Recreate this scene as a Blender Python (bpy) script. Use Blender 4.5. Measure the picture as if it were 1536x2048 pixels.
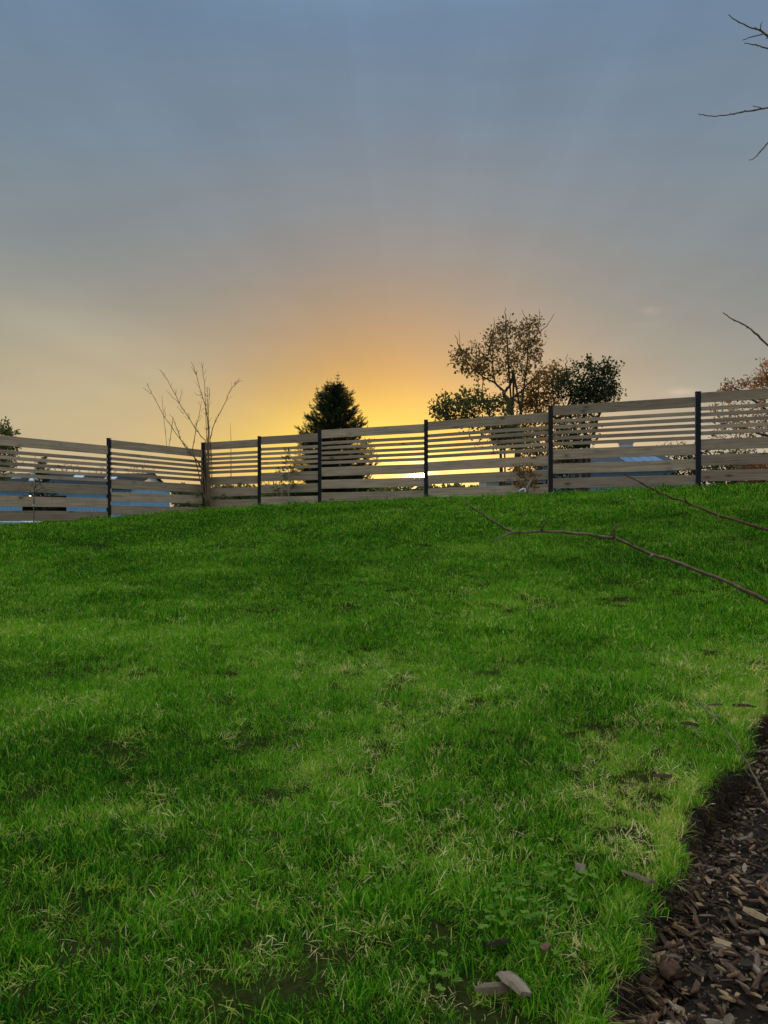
import bpy, math, random
import numpy as np
from mathutils import Vector, Matrix

for o in list(bpy.data.objects):
    bpy.data.objects.remove(o)
S = bpy.context.scene
C = S.collection
rng = np.random.default_rng(7)
random.seed(7)
R = math.radians

# ------------------------------------------------------------------ camera
EYE = 1.1
F = 1540.0                                   # focal length in pixels of the 1536 x 2048 photograph
cam_d = bpy.data.cameras.new('camera')
cam = bpy.data.objects.new('camera', cam_d)
C.objects.link(cam)
cam.location = (0, 0, EYE)
cam.rotation_euler = (R(90), 0, 0)
cam_d.sensor_fit = 'VERTICAL'
cam_d.sensor_height = 36
cam_d.lens = 36 * F / 2048
cam_d.clip_start = 0.05
cam_d.clip_end = 8000
cam_d.dof.use_dof = True
cam_d.dof.focus_distance = 7.0
cam_d.dof.aperture_fstop = 18.0
S.camera = cam

# ------------------------------------------------------------------ sky, sun, exposure
SUN_EL, SUN_AZ = R(2.75), R(2.6)            # azimuth measured from +Y to the right
sun_dir = Vector((math.sin(SUN_AZ) * math.cos(SUN_EL), math.cos(SUN_AZ) * math.cos(SUN_EL), math.sin(SUN_EL)))
EXPOSURE = 0.36
SUN_STRENGTH = 1.5
NISHITA_STRENGTH = 0.019
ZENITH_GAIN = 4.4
CLOUD_STRENGTH = 0.85

S.view_settings.view_transform = 'Standard'
S.view_settings.look = 'None'
S.view_settings.gamma = 1
S.view_settings.use_curve_mapping = False
S.view_settings.exposure = EXPOSURE

sd = bpy.data.lights.new('sun', 'SUN')
sd.energy = SUN_STRENGTH
sd.angle = R(12)
sd.color = (1.0, 0.74, 0.42)
so = bpy.data.objects.new('sun', sd)
C.objects.link(so)
so.rotation_euler = (-sun_dir).to_track_quat('-Z', 'Y').to_euler()
so.location = (0, 0, 30)


class NT:
    """small helper round a node tree"""
    def __init__(self, tree):
        self.t = tree
        self.n = tree.nodes
        self.l = tree.links

    def new(self, typ, **kw):
        nd = self.n.new(typ)
        for k, v in kw.items():
            setattr(nd, k, v)
        return nd

    def put(self, sock, v):
        if hasattr(v, 'is_output') or isinstance(v, bpy.types.NodeSocket):
            self.l.new(v, sock)
        else:
            sock.default_value = v

    def math(self, op, a, b=None, clamp=False):
        nd = self.new('ShaderNodeMath', operation=op, use_clamp=clamp)
        self.put(nd.inputs[0], a)
        if b is not None:
            self.put(nd.inputs[1], b)
        return nd.outputs[0]

    def vmath(self, op, a, b=None, out='Vector'):
        nd = self.new('ShaderNodeVectorMath', operation=op)
        self.put(nd.inputs[0], a)
        if b is not None:
            self.put(nd.inputs[1], b)
        return nd.outputs[out]

    def mix(self, fac, a, b, blend='MIX'):
        nd = self.new('ShaderNodeMix', data_type='RGBA', blend_type=blend)
        nd.clamp_factor = True
        self.put(nd.inputs['Factor'], fac)
        self.put(nd.inputs[6], a if not isinstance(a, tuple) else (*a[:3], 1))
        self.put(nd.inputs[7], b if not isinstance(b, tuple) else (*b[:3], 1))
        return nd.outputs[2]

    def ramp(self, fac, stops, interp='LINEAR'):
        nd = self.new('ShaderNodeValToRGB')
        cr = nd.color_ramp
        cr.interpolation = interp
        while len(cr.elements) < len(stops):
            cr.elements.new(0.5)
        for e, (p, c) in zip(cr.elements, stops):
            e.position = p
            e.color = (*c[:3], 1) if len(c) >= 3 else (c[0], c[0], c[0], 1)
        self.put(nd.inputs[0], fac)
        return nd.outputs[0]

    def noise(self, vec, scale, detail=3, rough=0.5, out='Fac', dist=0.0):
        nd = self.new('ShaderNodeTexNoise')
        nd.inputs['Scale'].default_value = scale
        nd.inputs['Detail'].default_value = detail
        nd.inputs['Roughness'].default_value = rough
        nd.inputs['Distortion'].default_value = dist
        if vec is not None:
            self.l.new(vec, nd.inputs['Vector'])
        return nd.outputs[out]

    def mapping(self, vec, scale=(1, 1, 1), loc=(0, 0, 0)):
        nd = self.new('ShaderNodeMapping')
        nd.inputs['Scale'].default_value = scale
        self.put(nd.inputs['Location'], loc)
        self.l.new(vec, nd.inputs['Vector'])
        return nd.outputs[0]


world = bpy.data.worlds.new('World')
S.world = world
world.use_nodes = True
w = NT(world.node_tree)
for nd in list(w.n):
    w.n.remove(nd)
w_out = w.new('ShaderNodeOutputWorld')
sky = w.new('ShaderNodeTexSky', sky_type='NISHITA')
sky.sun_disc = False
sky.sun_elevation = SUN_EL
sky.sun_rotation = SUN_AZ
sky.dust_density = 2.5
bg1 = w.new('ShaderNodeBackground')
w.l.new(sky.outputs[0], bg1.inputs[0])
bg1.inputs[1].default_value = NISHITA_STRENGTH
tc = w.new('ShaderNodeTexCoord')
dirv = w.vmath('NORMALIZE', tc.outputs['Generated'])
sep = w.new('ShaderNodeSeparateXYZ')
w.l.new(dirv, sep.inputs[0])
dz = sep.outputs[2]
# thin cloud deck: soft streaks bend the height at which the colours change
streak = w.noise(w.mapping(dirv, (1.6, 1.6, 9.0)), 2.2, 4, 0.5)
warp = w.math('MULTIPLY', w.math('SUBTRACT', streak, 0.5), 0.09)
dzw = w.math('ADD', dz, w.math('MULTIPLY', warp, w.math('MULTIPLY', w.math('ABSOLUTE', dz), 4.0, True)))
west = w.ramp(dzw, [(0.0, (.44, .43, .36)), (.045, (.40, .40, .34)), (.09, (.275, .29, .265)), (.175, (.195, .212, .20)),
                    (.275, (.155, .185, .20)), (.375, (.140, .192, .238)), (.54, (.104, .178, .278)), (1.0, (.235, .27, .30))])
east = w.ramp(dzw, [(0.0, (.40, .43, .47)), (.17, (.36, .40, .45)), (.38, (.29, .345, .42)), (.54, (.22, .28, .36)), (1.0, (.235, .27, .30))])
az_dot = w.vmath('DOT_PRODUCT', dirv, tuple(Vector((sun_dir.x - .08, sun_dir.y, 0)).normalized()), 'Value')
mr = w.new('ShaderNodeMapRange', interpolation_type='SMOOTHSTEP')
w.l.new(az_dot, mr.inputs[0])
mr.inputs[1].default_value = -0.2
mr.inputs[2].default_value = 0.98
base_sky = w.mix(mr.outputs[0], east, west)


def lobe(px, py, rx, ry):
    """gaussian glow round a direction, radii as tangents"""
    c = Vector(((px - 768) / F, 1, (1024 - py) / F)).normalized()
    d = w.vmath('SUBTRACT', dirv, tuple(c))
    q = w.vmath('MULTIPLY', d, (1 / rx, 1 / rx, 1 / ry))
    q = w.vmath('LENGTH', q, out='Value')
    return w.math('EXPONENT', w.math('MULTIPLY', w.math('MULTIPLY', q, q), -1.0))


g0 = lobe(40, 830, .30, .13)
g1 = lobe(740, 870, .185, .170)
g2 = lobe(720, 915, .20, .075)
g3 = lobe(830, 950, .12, .030)
c0 = w.mix(w.math('MULTIPLY', g0, .75), base_sky, (.42, .345, .205))
c1 = w.mix(w.math('MULTIPLY', g1, .95), c0, (.17, .075, .015))
c2 = w.mix(w.math('MULTIPLY', g2, .90), c1, (.50, .45, .06))
c3 = w.mix(w.math('MULTIPLY', g3, .85), c2, (.95, .82, .34))
# two small torn clouds low on the right
for (px, py, rx, ry, a_) in ((1300, 620, .011, .0045, .13), (1362, 784, .016, .0045, .30), (1275, 650, .02, .003, .06)):
    gl = lobe(px, py, rx, ry)
    c3 = w.mix(w.math('MULTIPLY', gl, a_), c3, (.62, .47, .36))
mot = w.noise(w.mapping(dirv, (2.2, 2.2, 7.0)), 3.1, 5, .55)
# faint fan of light and shade in the haze, radiating from the sun
rel_ = w.vmath('SUBTRACT', dirv, tuple(sun_dir))
rs = w.new('ShaderNodeSeparateXYZ')
w.l.new(rel_, rs.inputs[0])
phi = w.math('ARCTAN2', rs.outputs[2], rs.outputs[0])
pc = w.new('ShaderNodeCombineXYZ')
w.put(pc.inputs[0], phi)
ray = w.noise(pc.outputs[0], 5.0, 3, .5)
far_ = w.math('MULTIPLY', w.vmath('LENGTH', rel_, out='Value'), 2.2, True)
ray = w.math('MULTIPLY', w.math('MULTIPLY', w.math('SUBTRACT', ray, .5), far_), .30)
band = w.math('DIVIDE', w.math('SUBTRACT', phi, R(157.5)), R(4.5))
band = w.math('EXPONENT', w.math('MULTIPLY', w.math('MULTIPLY', band, band), -1.0))
ray = w.math('ADD', ray, w.math('MULTIPLY', w.math('MULTIPLY', band, far_), .07))
streak2 = w.noise(w.mapping(dirv, (1.1, 1.1, 17.0), (3, 1, 5)), 2.0, 5, .6)
mul = w.math('ADD', .87, w.math('ADD', w.math('MULTIPLY', mot, .18), w.math('ADD', ray, w.math('MULTIPLY', streak2, .08))))
# extra brightness towards the zenith, the same all round, added to light the lawn
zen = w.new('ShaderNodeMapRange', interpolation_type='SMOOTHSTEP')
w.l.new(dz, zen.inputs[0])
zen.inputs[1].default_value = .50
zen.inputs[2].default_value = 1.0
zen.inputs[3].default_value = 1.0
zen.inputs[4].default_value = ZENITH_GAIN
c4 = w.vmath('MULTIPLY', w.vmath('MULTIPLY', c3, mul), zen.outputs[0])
# the sun's own disc with the bright aureole of thin cloud round it
sdot = w.vmath('DOT_PRODUCT', dirv, tuple(sun_dir), 'Value')
sang = w.math('ARCCOSINE', w.math('MINIMUM', sdot, 1.0))
disc = w.math('LESS_THAN', sang, R(.40))
aur = w.math('EXPONENT', w.math('DIVIDE', sang, -R(.38)))
glare = w.math('ADD', w.math('MULTIPLY', disc, 40.0), w.math('MULTIPLY', aur, 7.0))
gsep = w.new('ShaderNodeCombineXYZ')
w.put(gsep.inputs[0], glare)
w.put(gsep.inputs[1], w.math('MULTIPLY', glare, .82))
w.put(gsep.inputs[2], w.math('MULTIPLY', glare, .45))
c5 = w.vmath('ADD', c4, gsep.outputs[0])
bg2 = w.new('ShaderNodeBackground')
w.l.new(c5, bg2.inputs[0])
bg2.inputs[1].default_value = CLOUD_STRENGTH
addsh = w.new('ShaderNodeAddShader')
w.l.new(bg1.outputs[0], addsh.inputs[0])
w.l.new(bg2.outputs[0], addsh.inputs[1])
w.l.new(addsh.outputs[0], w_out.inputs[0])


# ------------------------------------------------------------------ helpers
class MB:
    """collects geometry for ONE mesh"""
    def __init__(self):
        self.v, self.f, self.m, self.r = [], [], [], []

    def face(self, idx, mi=0, r=None):
        self.f.append(idx)
        self.m.append(mi)
        self.r.append(random.random() if r is None else r)

    def add(self, vs, fs, mi=0, r=None):
        b = len(self.v)
        self.v.extend([tuple(p) for p in vs])
        r = random.random() if r is None else r
        for f in fs:
            self.face([b + i for i in f], mi, r)

    def box(self, c, s, rot=None, mi=0, r=None):
        hx, hy, hz = s[0] / 2, s[1] / 2, s[2] / 2
        vs = [Vector((x * hx, y * hy, z * hz)) for x in (-1, 1) for y in (-1, 1) for z in (-1, 1)]
        if rot is not None:
            vs = [rot @ p for p in vs]
        c = Vector(c)
        self.add([c + p for p in vs], [(0, 1, 3, 2), (4, 6, 7, 5), (0, 4, 5, 1), (2, 3, 7, 6), (0, 2, 6, 4), (1, 5, 7, 3)], mi, r)

    def bevel_box(self, c, s, b=.004, mi=0, rot=None):
        """box with all edges chamfered along x (8-sided section)"""
        hx, hy, hz = s[0] / 2, s[1] / 2, s[2] / 2
        sec = [(-hy + b, -hz), (hy - b, -hz), (hy, -hz + b), (hy, hz - b), (hy - b, hz), (-hy + b, hz), (-hy, hz - b), (-hy, -hz + b)]
        vs = [Vector((-hx, y, z)) for y, z in sec] + [Vector((hx, y, z)) for y, z in sec]
        if rot is not None:
            vs = [rot @ p for p in vs]
        c = Vector(c)
        fs = [(i, i + 8, (i + 1) % 8 + 8, (i + 1) % 8) for i in range(8)]
        fs += [tuple(range(8)), tuple(range(15, 7, -1))]
        self.add([c + p for p in vs], fs, mi)

    def tube(self, pts, rad, n=6, mi=0, cap=True, r=None):
        pts = [Vector(p) for p in pts]
        if not isinstance(rad, (list, tuple)):
            rad = [rad] * len(pts)
        b = len(self.v)
        r = random.random() if r is None else r
        u = None
        for i, p in enumerate(pts):
            d = (pts[min(i + 1, len(pts) - 1)] - pts[max(i - 1, 0)])
            if d.length < 1e-9:
                d = Vector((0, 0, 1))
            d.normalize()
            if u is None:
                u = d.orthogonal().normalized()
            else:
                u = (u - d * u.dot(d))
                u = u.normalized() if u.length > 1e-6 else d.orthogonal().normalized()
            v = d.cross(u)
            for k in range(n):
                a = 2 * math.pi * k / n
                self.v.append(tuple(p + (u * math.cos(a) + v * math.sin(a)) * rad[i]))
        for i in range(len(pts) - 1):
            for k in range(n):
                self.face([b + i * n + k, b + i * n + (k + 1) % n, b + (i + 1) * n + (k + 1) % n, b + (i + 1) * n + k], mi, r)
        if cap and n > 2:
            self.face([b + k for k in range(n)][::-1], mi, r)
            self.face([b + (len(pts) - 1) * n + k for k in range(n)], mi, r)

    def mesh(self, name, mats, smooth=False):
        me = bpy.data.meshes.new(name)
        me.from_pydata(self.v, [], self.f)
        for m in (mats if isinstance(mats, (list, tuple)) else [mats]):
            me.materials.append(m)
        if any(self.m):
            me.polygons.foreach_set('material_index', self.m)
        at = me.attributes.new('rnd', 'FLOAT', 'FACE')
        at.data.foreach_set('value', self.r)
        if smooth:
            me.polygons.foreach_set('use_smooth', [True] * len(self.f))
        me.update()
        return me

    def build(self, name, mats, parent=None, smooth=False, loc=None):
        o = bpy.data.objects.new(name, self.mesh(name, mats, smooth))
        C.objects.link(o)
        if parent is not None:
            o.parent = parent
        if loc is not None:
            o.location = loc
        return o


def tag(o, label=None, cat=None, group=None, kind=None):
    if label: o['label'] = label
    if cat: o['category'] = cat
    if group: o['group'] = group
    if kind: o['kind'] = kind
    return o


def empty(name, loc, rz=0):
    o = bpy.data.objects.new(name, None)
    o.empty_display_size = .2
    C.objects.link(o)
    o.location = loc
    o.rotation_euler = (0, 0, rz)
    return o


def at(px, py, D):
    """point seen at pixel (px, py) of the photograph at depth D"""
    return Vector(((px - 768) / F * D, D, EYE + (1024 - py) / F * D))


def vnoise(x, y, seed=0):
    """smooth value noise, numpy arrays"""
    x = np.asarray(x, float); y = np.asarray(y, float)
    xi = np.floor(x).astype(np.int64); yi = np.floor(y).astype(np.int64)
    fx = x - xi; fy = y - yi
    fx = fx * fx * (3 - 2 * fx); fy = fy * fy * (3 - 2 * fy)

    def h(a, b):
        n = (a * 374761393 + b * 668265263 + seed * 1442695041) & 0x7fffffff
        n = ((n ^ (n >> 13)) * 1274126177) & 0x7fffffff
        return ((n ^ (n >> 16)) & 0xffff) / 65535.0
    return (h(xi, yi) * (1 - fx) + h(xi + 1, yi) * fx) * (1 - fy) + (h(xi, yi + 1) * (1 - fx) + h(xi + 1, yi + 1) * fx) * fy


# ------------------------------------------------------------------ materials
def new_mat(name):
    m = bpy.data.materials.new(name)
    m.use_nodes = True
    t = NT(m.node_tree)
    bs = t.n['Principled BSDF']
    return m, t, bs


def simple_mat(name, col, rough=.7, metal=0.0, var=.25, scale=8.0, spec=.3, bump=0.0):
    m, t, bs = new_mat(name)
    tcn = t.new('ShaderNodeTexCoord')
    nz = t.noise(tcn.outputs['Object'], scale, 5, .6)
    lo = tuple(c * (1 - var) for c in col)
    hi = tuple(min(1, c * (1 + var)) for c in col)
    t.l.new(t.ramp(nz, [(.3, lo), (.7, hi)]), bs.inputs['Base Color'])
    bs.inputs['Roughness'].default_value = rough
    bs.inputs['Metallic'].default_value = metal
    bs.inputs['Specular IOR Level'].default_value = spec
    if bump:
        bn = t.new('ShaderNodeBump')
        bn.inputs['Strength'].default_value = bump
        bn.inputs['Distance'].default_value = .01
        t.l.new(t.noise(tcn.outputs['Object'], scale * 4, 5, .6), bn.inputs['Height'])
        t.l.new(bn.outputs[0], bs.inputs['Normal'])
    return m


def leaf_mat(name, stops, trans=.8, rough=.6, inst=False, spec=.12):
    """leaf / blade colours by a per-piece random number, half see-through to light"""
    m, t, bs = new_mat(name)
    a = t.new('ShaderNodeAttribute', attribute_name='rnd')
    fac = a.outputs['Fac']
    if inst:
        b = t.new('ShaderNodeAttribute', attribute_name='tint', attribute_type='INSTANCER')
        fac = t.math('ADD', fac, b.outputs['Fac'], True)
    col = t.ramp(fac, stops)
    t.l.new(col, bs.inputs['Base Color'])
    bs.inputs['Roughness'].default_value = rough
    bs.inputs['Specular IOR Level'].default_value = spec
    tr = t.new('ShaderNodeBsdfTranslucent')
    t.l.new(t.vmath('MULTIPLY', col, (1.15 * trans, 1.05 * trans, .7 * trans)), tr.inputs[0])
    mx = t.new('ShaderNodeAddShader')
    t.l.new(bs.outputs[0], mx.inputs[0])
    t.l.new(tr.outputs[0], mx.inputs[1])
    t.l.new(mx.outputs[0], t.n['Material Output'].inputs[0])
    return m


def wood_board_mat():
    m, t, bs = new_mat('weathered timber')
    tcn = t.new('ShaderNodeTexCoord')
    oi = t.new('ShaderNodeObjectInfo')
    cmb = t.new('ShaderNodeCombineXYZ')
    t.put(cmb.inputs[0], t.math('MULTIPLY', oi.outputs['Random'], 37.0))
    t.put(cmb.inputs[2], t.math('MULTIPLY', oi.outputs['Random'], 11.0))
    vec = t.vmath('ADD', tcn.outputs['Object'], cmb.outputs[0])
    warp = t.noise(t.mapping(vec, (.9, 3, 5)), 1.3, 2, .5, 'Color')
    vec2 = t.vmath('ADD', vec, t.vmath('MULTIPLY', warp, (.0, .05, .05)))
    grain = t.noise(t.mapping(vec2, (1.2, 30, 42)), 1.0, 6, .62)
    blot = t.ramp(t.noise(t.mapping(vec, (2.2, 5, 9)), 1.0, 4, .6), [(.38, (0, 0, 0)), (.66, (1, 1, 1))])
    col = t.ramp(grain, [(.25, (.21, .135, .082)), (.5, (.45, .320, .205)), (.78, (.58, .440, .300))])
    col = t.mix(t.math('MULTIPLY', blot, .34), col, (.24, .185, .14))
    # knots: dark centre, paler eye round it
    vo = t.new('ShaderNodeTexVoronoi', feature='F1')
    vo.inputs['Scale'].default_value = 1.0
    vo.inputs['Randomness'].default_value = 1.0
    t.l.new(t.mapping(vec2, (2.5, .01, 5.6)), vo.inputs['Vector'])
    kd = vo.outputs['Distance']
    core = t.ramp(kd, [(.06, (1, 1, 1)), (.15, (0, 0, 0))])
    ringf = t.ramp(kd, [(.10, (1, 1, 1)), (.32, (0, 0, 0))])
    pick = t.math('GREATER_THAN', t.math('FRACT', t.math('MULTIPLY', vo.outputs['Color'], 3.0)), .45)
    col = t.mix(t.math('MULTIPLY', t.math('MULTIPLY', ringf, pick), .6), col, (.18, .125, .085))
    col = t.mix(t.math('MULTIPLY', t.math('MULTIPLY', core, pick), .85), col, (.07, .045, .03))
    tone = t.math('ADD', .80, t.math('MULTIPLY', oi.outputs['Random'], .55))
    col = t.vmath('MULTIPLY', col, tone)
    t.l.new(col, bs.inputs['Base Color'])
    bs.inputs['Roughness'].default_value = .8
    bs.inputs['Specular IOR Level'].default_value = .2
    bn = t.new('ShaderNodeBump')
    bn.inputs['Strength'].default_value = .5
    bn.inputs['Distance'].default_value = .004
    t.l.new(grain, bn.inputs['Height'])
    t.l.new(bn.outputs[0], bs.inputs['Normal'])
    return m


M = {}
M['board'] = wood_board_mat()
M['post'] = simple_mat('charcoal powder coat', (.012, .013, .017), .5, 0, .2, 12, .25)
M['bark'] = simple_mat('dark bark', (.085, .062, .045), .9, 0, .4, 14, .15)
M['twig'] = simple_mat('red brown twig bark', (.20, .105, .060), .7, 0, .45, 55, .06, .5)
M['twig_grey'] = simple_mat('grey brown twig bark', (.235, .160, .095), .8, 0, .45, 55, .04, .5)
M['cane'] = simple_mat('pale bamboo cane', (.42, .34, .22), .6, 0, .25, 20)
M['white_plastic'] = simple_mat('white plastic', (.80, .80, .78), .4, 0, .04, 10)
M['clad'] = simple_mat('pale blue sheet cladding', (.28, .50, .72), .7, 0, .10, 2, .1)
M['roof_sheet'] = simple_mat('dark grey roof sheet', (.034, .042, .044), .8, 0, .25, 2, .08)
M['skylight'] = simple_mat('milky skylight sheet', (.70, .76, .78), .35, 0, .06, 3)
M['interior'] = simple_mat('dark barn interior', (.035, .03, .028), .9, 0, .3, 3)
M['trim'] = simple_mat('pale metal trim', (.55, .60, .63), .45, 0, .08, 5)
M['bungalow_wall'] = simple_mat('blue grey render', (.22, .34, .45), .8, 0, .12, 4)
M['bungalow_roof'] = simple_mat('slate grey roof', (.060, .070, .085), .85, 0, .3, 5)
M['panel_blue'] = simple_mat('blue glazed panel', (.10, .23, .42), .3, 0, .12, 2, .5)
M['render_pale'] = simple_mat('pale render', (.55, .56, .54), .8, 0, .08, 4)
M['window_dark'] = simple_mat('dark window glass', (.03, .035, .03), .12, 0, .2, 3, .6)
M['door_olive'] = simple_mat('olive painted door', (.12, .13, .07), .6, 0, .15, 4)
M['car_paint'] = simple_mat('white car paint', (.78, .80, .80), .25, 0, .02, 4, .5)
M['car_glass'] = simple_mat('car glass', (.25, .36, .38), .08, 0, .1, 2, .6)
M['rubber'] = simple_mat('black rubber', (.02, .02, .02), .8, 0, .2, 10)
M['rim'] = simple_mat('alloy rim', (.5, .5, .52), .35, .8, .1, 10)
M['chimney'] = simple_mat('pale grey chimney render', (.52, .54, .55), .8, 0, .12, 6)
M['needle'] = leaf_mat('dark conifer needles', [(0, (.012, .024, .010)), (.6, (.022, .040, .014)), (1, (.05, .055, .02))], 0.35)
M['needle_soft'] = leaf_mat('grey green conifer shoots', [(0, (.04, .06, .025)), (1, (.10, .10, .045))], 0.8)
M['oak_leaf'] = leaf_mat('brown olive oak leaves', [(0, (.040, .038, .018)), (.45, (.075, .060, .026)), (.8, (.13, .078, .030)), (1, (.22, .12, .04))], 1.3)
M['rust_leaf'] = leaf_mat('rust brown leaves', [(0, (.055, .045, .02)), (.5, (.105, .068, .026)), (1, (.22, .115, .035))], 1.3)
M['red_leaf'] = leaf_mat('copper leaves', [(0, (.065, .038, .025)), (.55, (.14, .068, .035)), (1, (.27, .135, .05))], 1.3)
M['olive_leaf'] = leaf_mat('olive leaves', [(0, (.03, .042, .016)), (.7, (.06, .07, .026)), (1, (.13, .10, .035))], 1.1)
M['dark_leaf'] = leaf_mat('dark evergreen leaves', [(0, (.014, .026, .011)), (.8, (.03, .042, .017)), (1, (.06, .055, .02))], 0.7)
M['clover'] = leaf_mat('clover leaves', [(0, (.065, .140, .016)), (1, (.14, .225, .035))], .8, .8, False, .0)
M['soil'] = simple_mat('dark wet soil', (.028, .018, .011), .9, 0, .5, 30, .2, .8)
M['root'] = leaf_mat('dry roots and thatch', [(0, (.035, .022, .012)), (.5, (.10, .065, .030)), (1, (.27, .20, .095))], 0.4)
GRASS_STOPS = [(0.0, (.008, .042, .003)), (.14, (.025, .108, .004)), (.32, (.070, .212, .007)), (.52, (.138, .280, .013)), (.72, (.235, .295, .032)),
               (.86, (.36, .31, .095)), (1.0, (.54, .45, .22))]
M['grass'] = leaf_mat('lawn grass blades', GRASS_STOPS, 1.1, .55, True, .035)


def chip_mat(name, lo, mid, hi):
    m, t, bs = new_mat(name)
    tcn = t.new('ShaderNodeTexCoord')
    a = t.new('ShaderNodeAttribute', attribute_name='rnd')
    oi = t.new('ShaderNodeObjectInfo')
    n1 = t.noise(t.mapping(tcn.outputs['Object'], (12, 130, 130)), 1.0, 5, .6)
    n2 = t.noise(tcn.outputs['Object'], 35, 3, .5)
    f = t.math('FRACT', t.math('ADD', a.outputs['Fac'], oi.outputs['Random']))
    f = t.math('ADD', t.math('MULTIPLY', f, .5), t.math('MULTIPLY', n1, .75))
    col = t.ramp(f, [(.15, lo), (.6, mid), (.98, hi)])
    col = t.mix(t.math('MULTIPLY', t.ramp(n2, [(.5, (0, 0, 0)), (.72, (1, 1, 1))]), .5), col, tuple(c * .45 for c in lo))
    t.l.new(col, bs.inputs['Base Color'])
    bs.inputs['Roughness'].default_value = .7
    bs.inputs['Specular IOR Level'].default_value = .10
    bn = t.new('ShaderNodeBump')
    bn.inputs['Strength'].default_value = .7
    bn.inputs['Distance'].default_value = .003
    t.l.new(n1, bn.inputs['Height'])
    t.l.new(bn.outputs[0], bs.inputs['Normal'])
    return m


M['chip_dark'] = chip_mat('dark wet bark chip', (.022, .014, .009), (.050, .033, .020), (.13, .085, .05))
M['chip_grey'] = chip_mat('weathered grey wood chip', (.07, .047, .028), (.22, .155, .098), (.44, .335, .225))
M['chip_tan'] = chip_mat('fresh tan wood chip', (.11, .06, .028), (.32, .19, .09), (.56, .39, .21))
M['chip_red'] = chip_mat('red brown bark chip', (.04, .02, .014), (.11, .055, .032), (.22, .13, .08))


def ground_mat(name, kind):
    m, t, bs = new_mat(name)
    tcn = t.new('ShaderNodeTexCoord')
    p = tcn.outputs['Object']
    fine = t.noise(p, 60, 6, .7)
    mid_ = t.noise(p, 3.5, 4, .55)
    if kind == 'lawn':
        col = t.ramp(fine, [(.3, (.020, .016, .006)), (.5, (.045, .046, .011)), (.66, (.085, .075, .025)), (.8, (.17, .125, .05))])
        col = t.mix(t.math('MULTIPLY', mid_, .5), col, (.035, .060, .011))
    else:
        big = t.noise(p, .02, 4, .5)
        col = t.ramp(big, [(.35, (.05, .075, .025)), (.65, (.085, .085, .04))])
        col = t.mix(t.math('MULTIPLY', fine, .4), col, (.04, .05, .02))
    t.l.new(col, bs.inputs['Base Color'])
    bs.inputs['Roughness'].default_value = .95
    bs.inputs['Specular IOR Level'].default_value = 0.0
    bn = t.new('ShaderNodeBump')
    bn.inputs['Strength'].default_value = .8
    bn.inputs['Distance'].default_value = .02
    t.l.new(fine, bn.inputs['Height'])
    t.l.new(bn.outputs[0], bs.inputs['Normal'])
    return m


M['lawn'] = ground_mat('lawn thatch', 'lawn')
M['field'] = ground_mat('rough pasture', 'field')
ml, tl, bl = new_mat('warm lit lamp glass')
bl.inputs['Base Color'].default_value = (.9, .7, .4, 1)
bl.inputs['Emission Color'].default_value = (1, .66, .28, 1)
bl.inputs['Emission Strength'].default_value = 14.0
M['lamp'] = ml

# ------------------------------------------------------------------ terrain
A_TAB = [-1.2, -.52, -.3571, -.2344, -.1617, -.0838, .0546, .2162, .4078, .7, 1.2]
Z_TAB = [.62, .735, .895, 1.10, 1.20, 1.27, 1.345, 1.43, 1.535, 1.66, 1.76]
T_TAB = [-3, 0, .10, .222, .30, .389, .47, .556, .64, .722, .80, .889, .95, 1.0, 1.05]
G_TAB = [0, 0, .035, .105, .16, .243, .36, .505, .665, .795, .885, .955, .985, 1.0, 1.0]
FIELD_Z = -.65


def fence_depth(a):
    a = np.clip(np.asarray(a, float), -1.3, 1.3)
    right = 18.235 / (1 + .4896 * np.maximum(a, -.2344))
    left = 28.449 / (1 - 1.625 * np.minimum(a, -.2344))
    return np.where(a > -.2344, right, left)


_ts = np.linspace(-3, 1.05, 1200)
_gs = np.interp(_ts, T_TAB, G_TAB)
_k = np.hanning(61); _k /= _k.sum()
_gs = np.convolve(np.pad(_gs, 30, mode='edge'), _k, 'valid')
_as = np.linspace(-1.3, 1.3, 600)
_zs = np.interp(_as, A_TAB, Z_TAB)
_zs = np.convolve(np.pad(_zs, 30, mode='edge'), _k, 'valid')


def gz(x, y):
    x = np.asarray(x, float); y = np.asarray(y, float)
    yy = np.maximum(y, 1.5)
    a = np.clip(x / yy, -1.25, 1.25)
    t = y / fence_depth(a)
    zf = np.interp(a, _as, _zs)
    z = np.interp(np.clip(t, -3, 1.05), _ts, _gs) * zf
    b = np.clip((t - 1.02) / .42, 0, 1)
    b = b * b * (3 - 2 * b)
    z = z * (1 - b) + (FIELD_Z - .08) * b
    near = np.clip((1.0 - t) * 6, 0, 1)
    z = z + near * ((vnoise(x * 1.1 + 5, y * 1.1, 3) - .5) * .05 + (vnoise(x * 3.7, y * 3.7, 4) - .5) * .022)
    return z


def hit(px, py):
    """point of the ground seen at a pixel of the photograph"""
    dx, dz_ = (px - 768) / F, (1024 - py) / F
    Y = 1.0
    while Y < 25:
        if EYE + dz_ * Y < float(gz(dx * Y, Y)):
            break
        Y += .01
    return Vector((dx * Y, Y, float(gz(dx * Y, Y))))


# lawn edge against the mulch bed: x of the lip as a function of y
EY = [-8, 0.6, 1.45]
EX = [-.6, .16, .40]
for (px, py) in ((1204, 1963), (1241, 1895), (1296, 1793), (1327, 1742), (1374, 1640), (1453, 1534), (1511, 1435), (1536, 1390)):
    h_ = hit(px, py)
    EY.append(h_.y); EX.append(h_.x)
EY += [EY[-1] + .8, EY[-1] + 2.2, EY[-1] + 4.5, 40]
EX += [EX[-1] + .75, EX[-1] + 2.6, EX[-1] + 8, EX[-1] + 16]
EY, EX = np.array(EY), np.array(EX)


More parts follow.
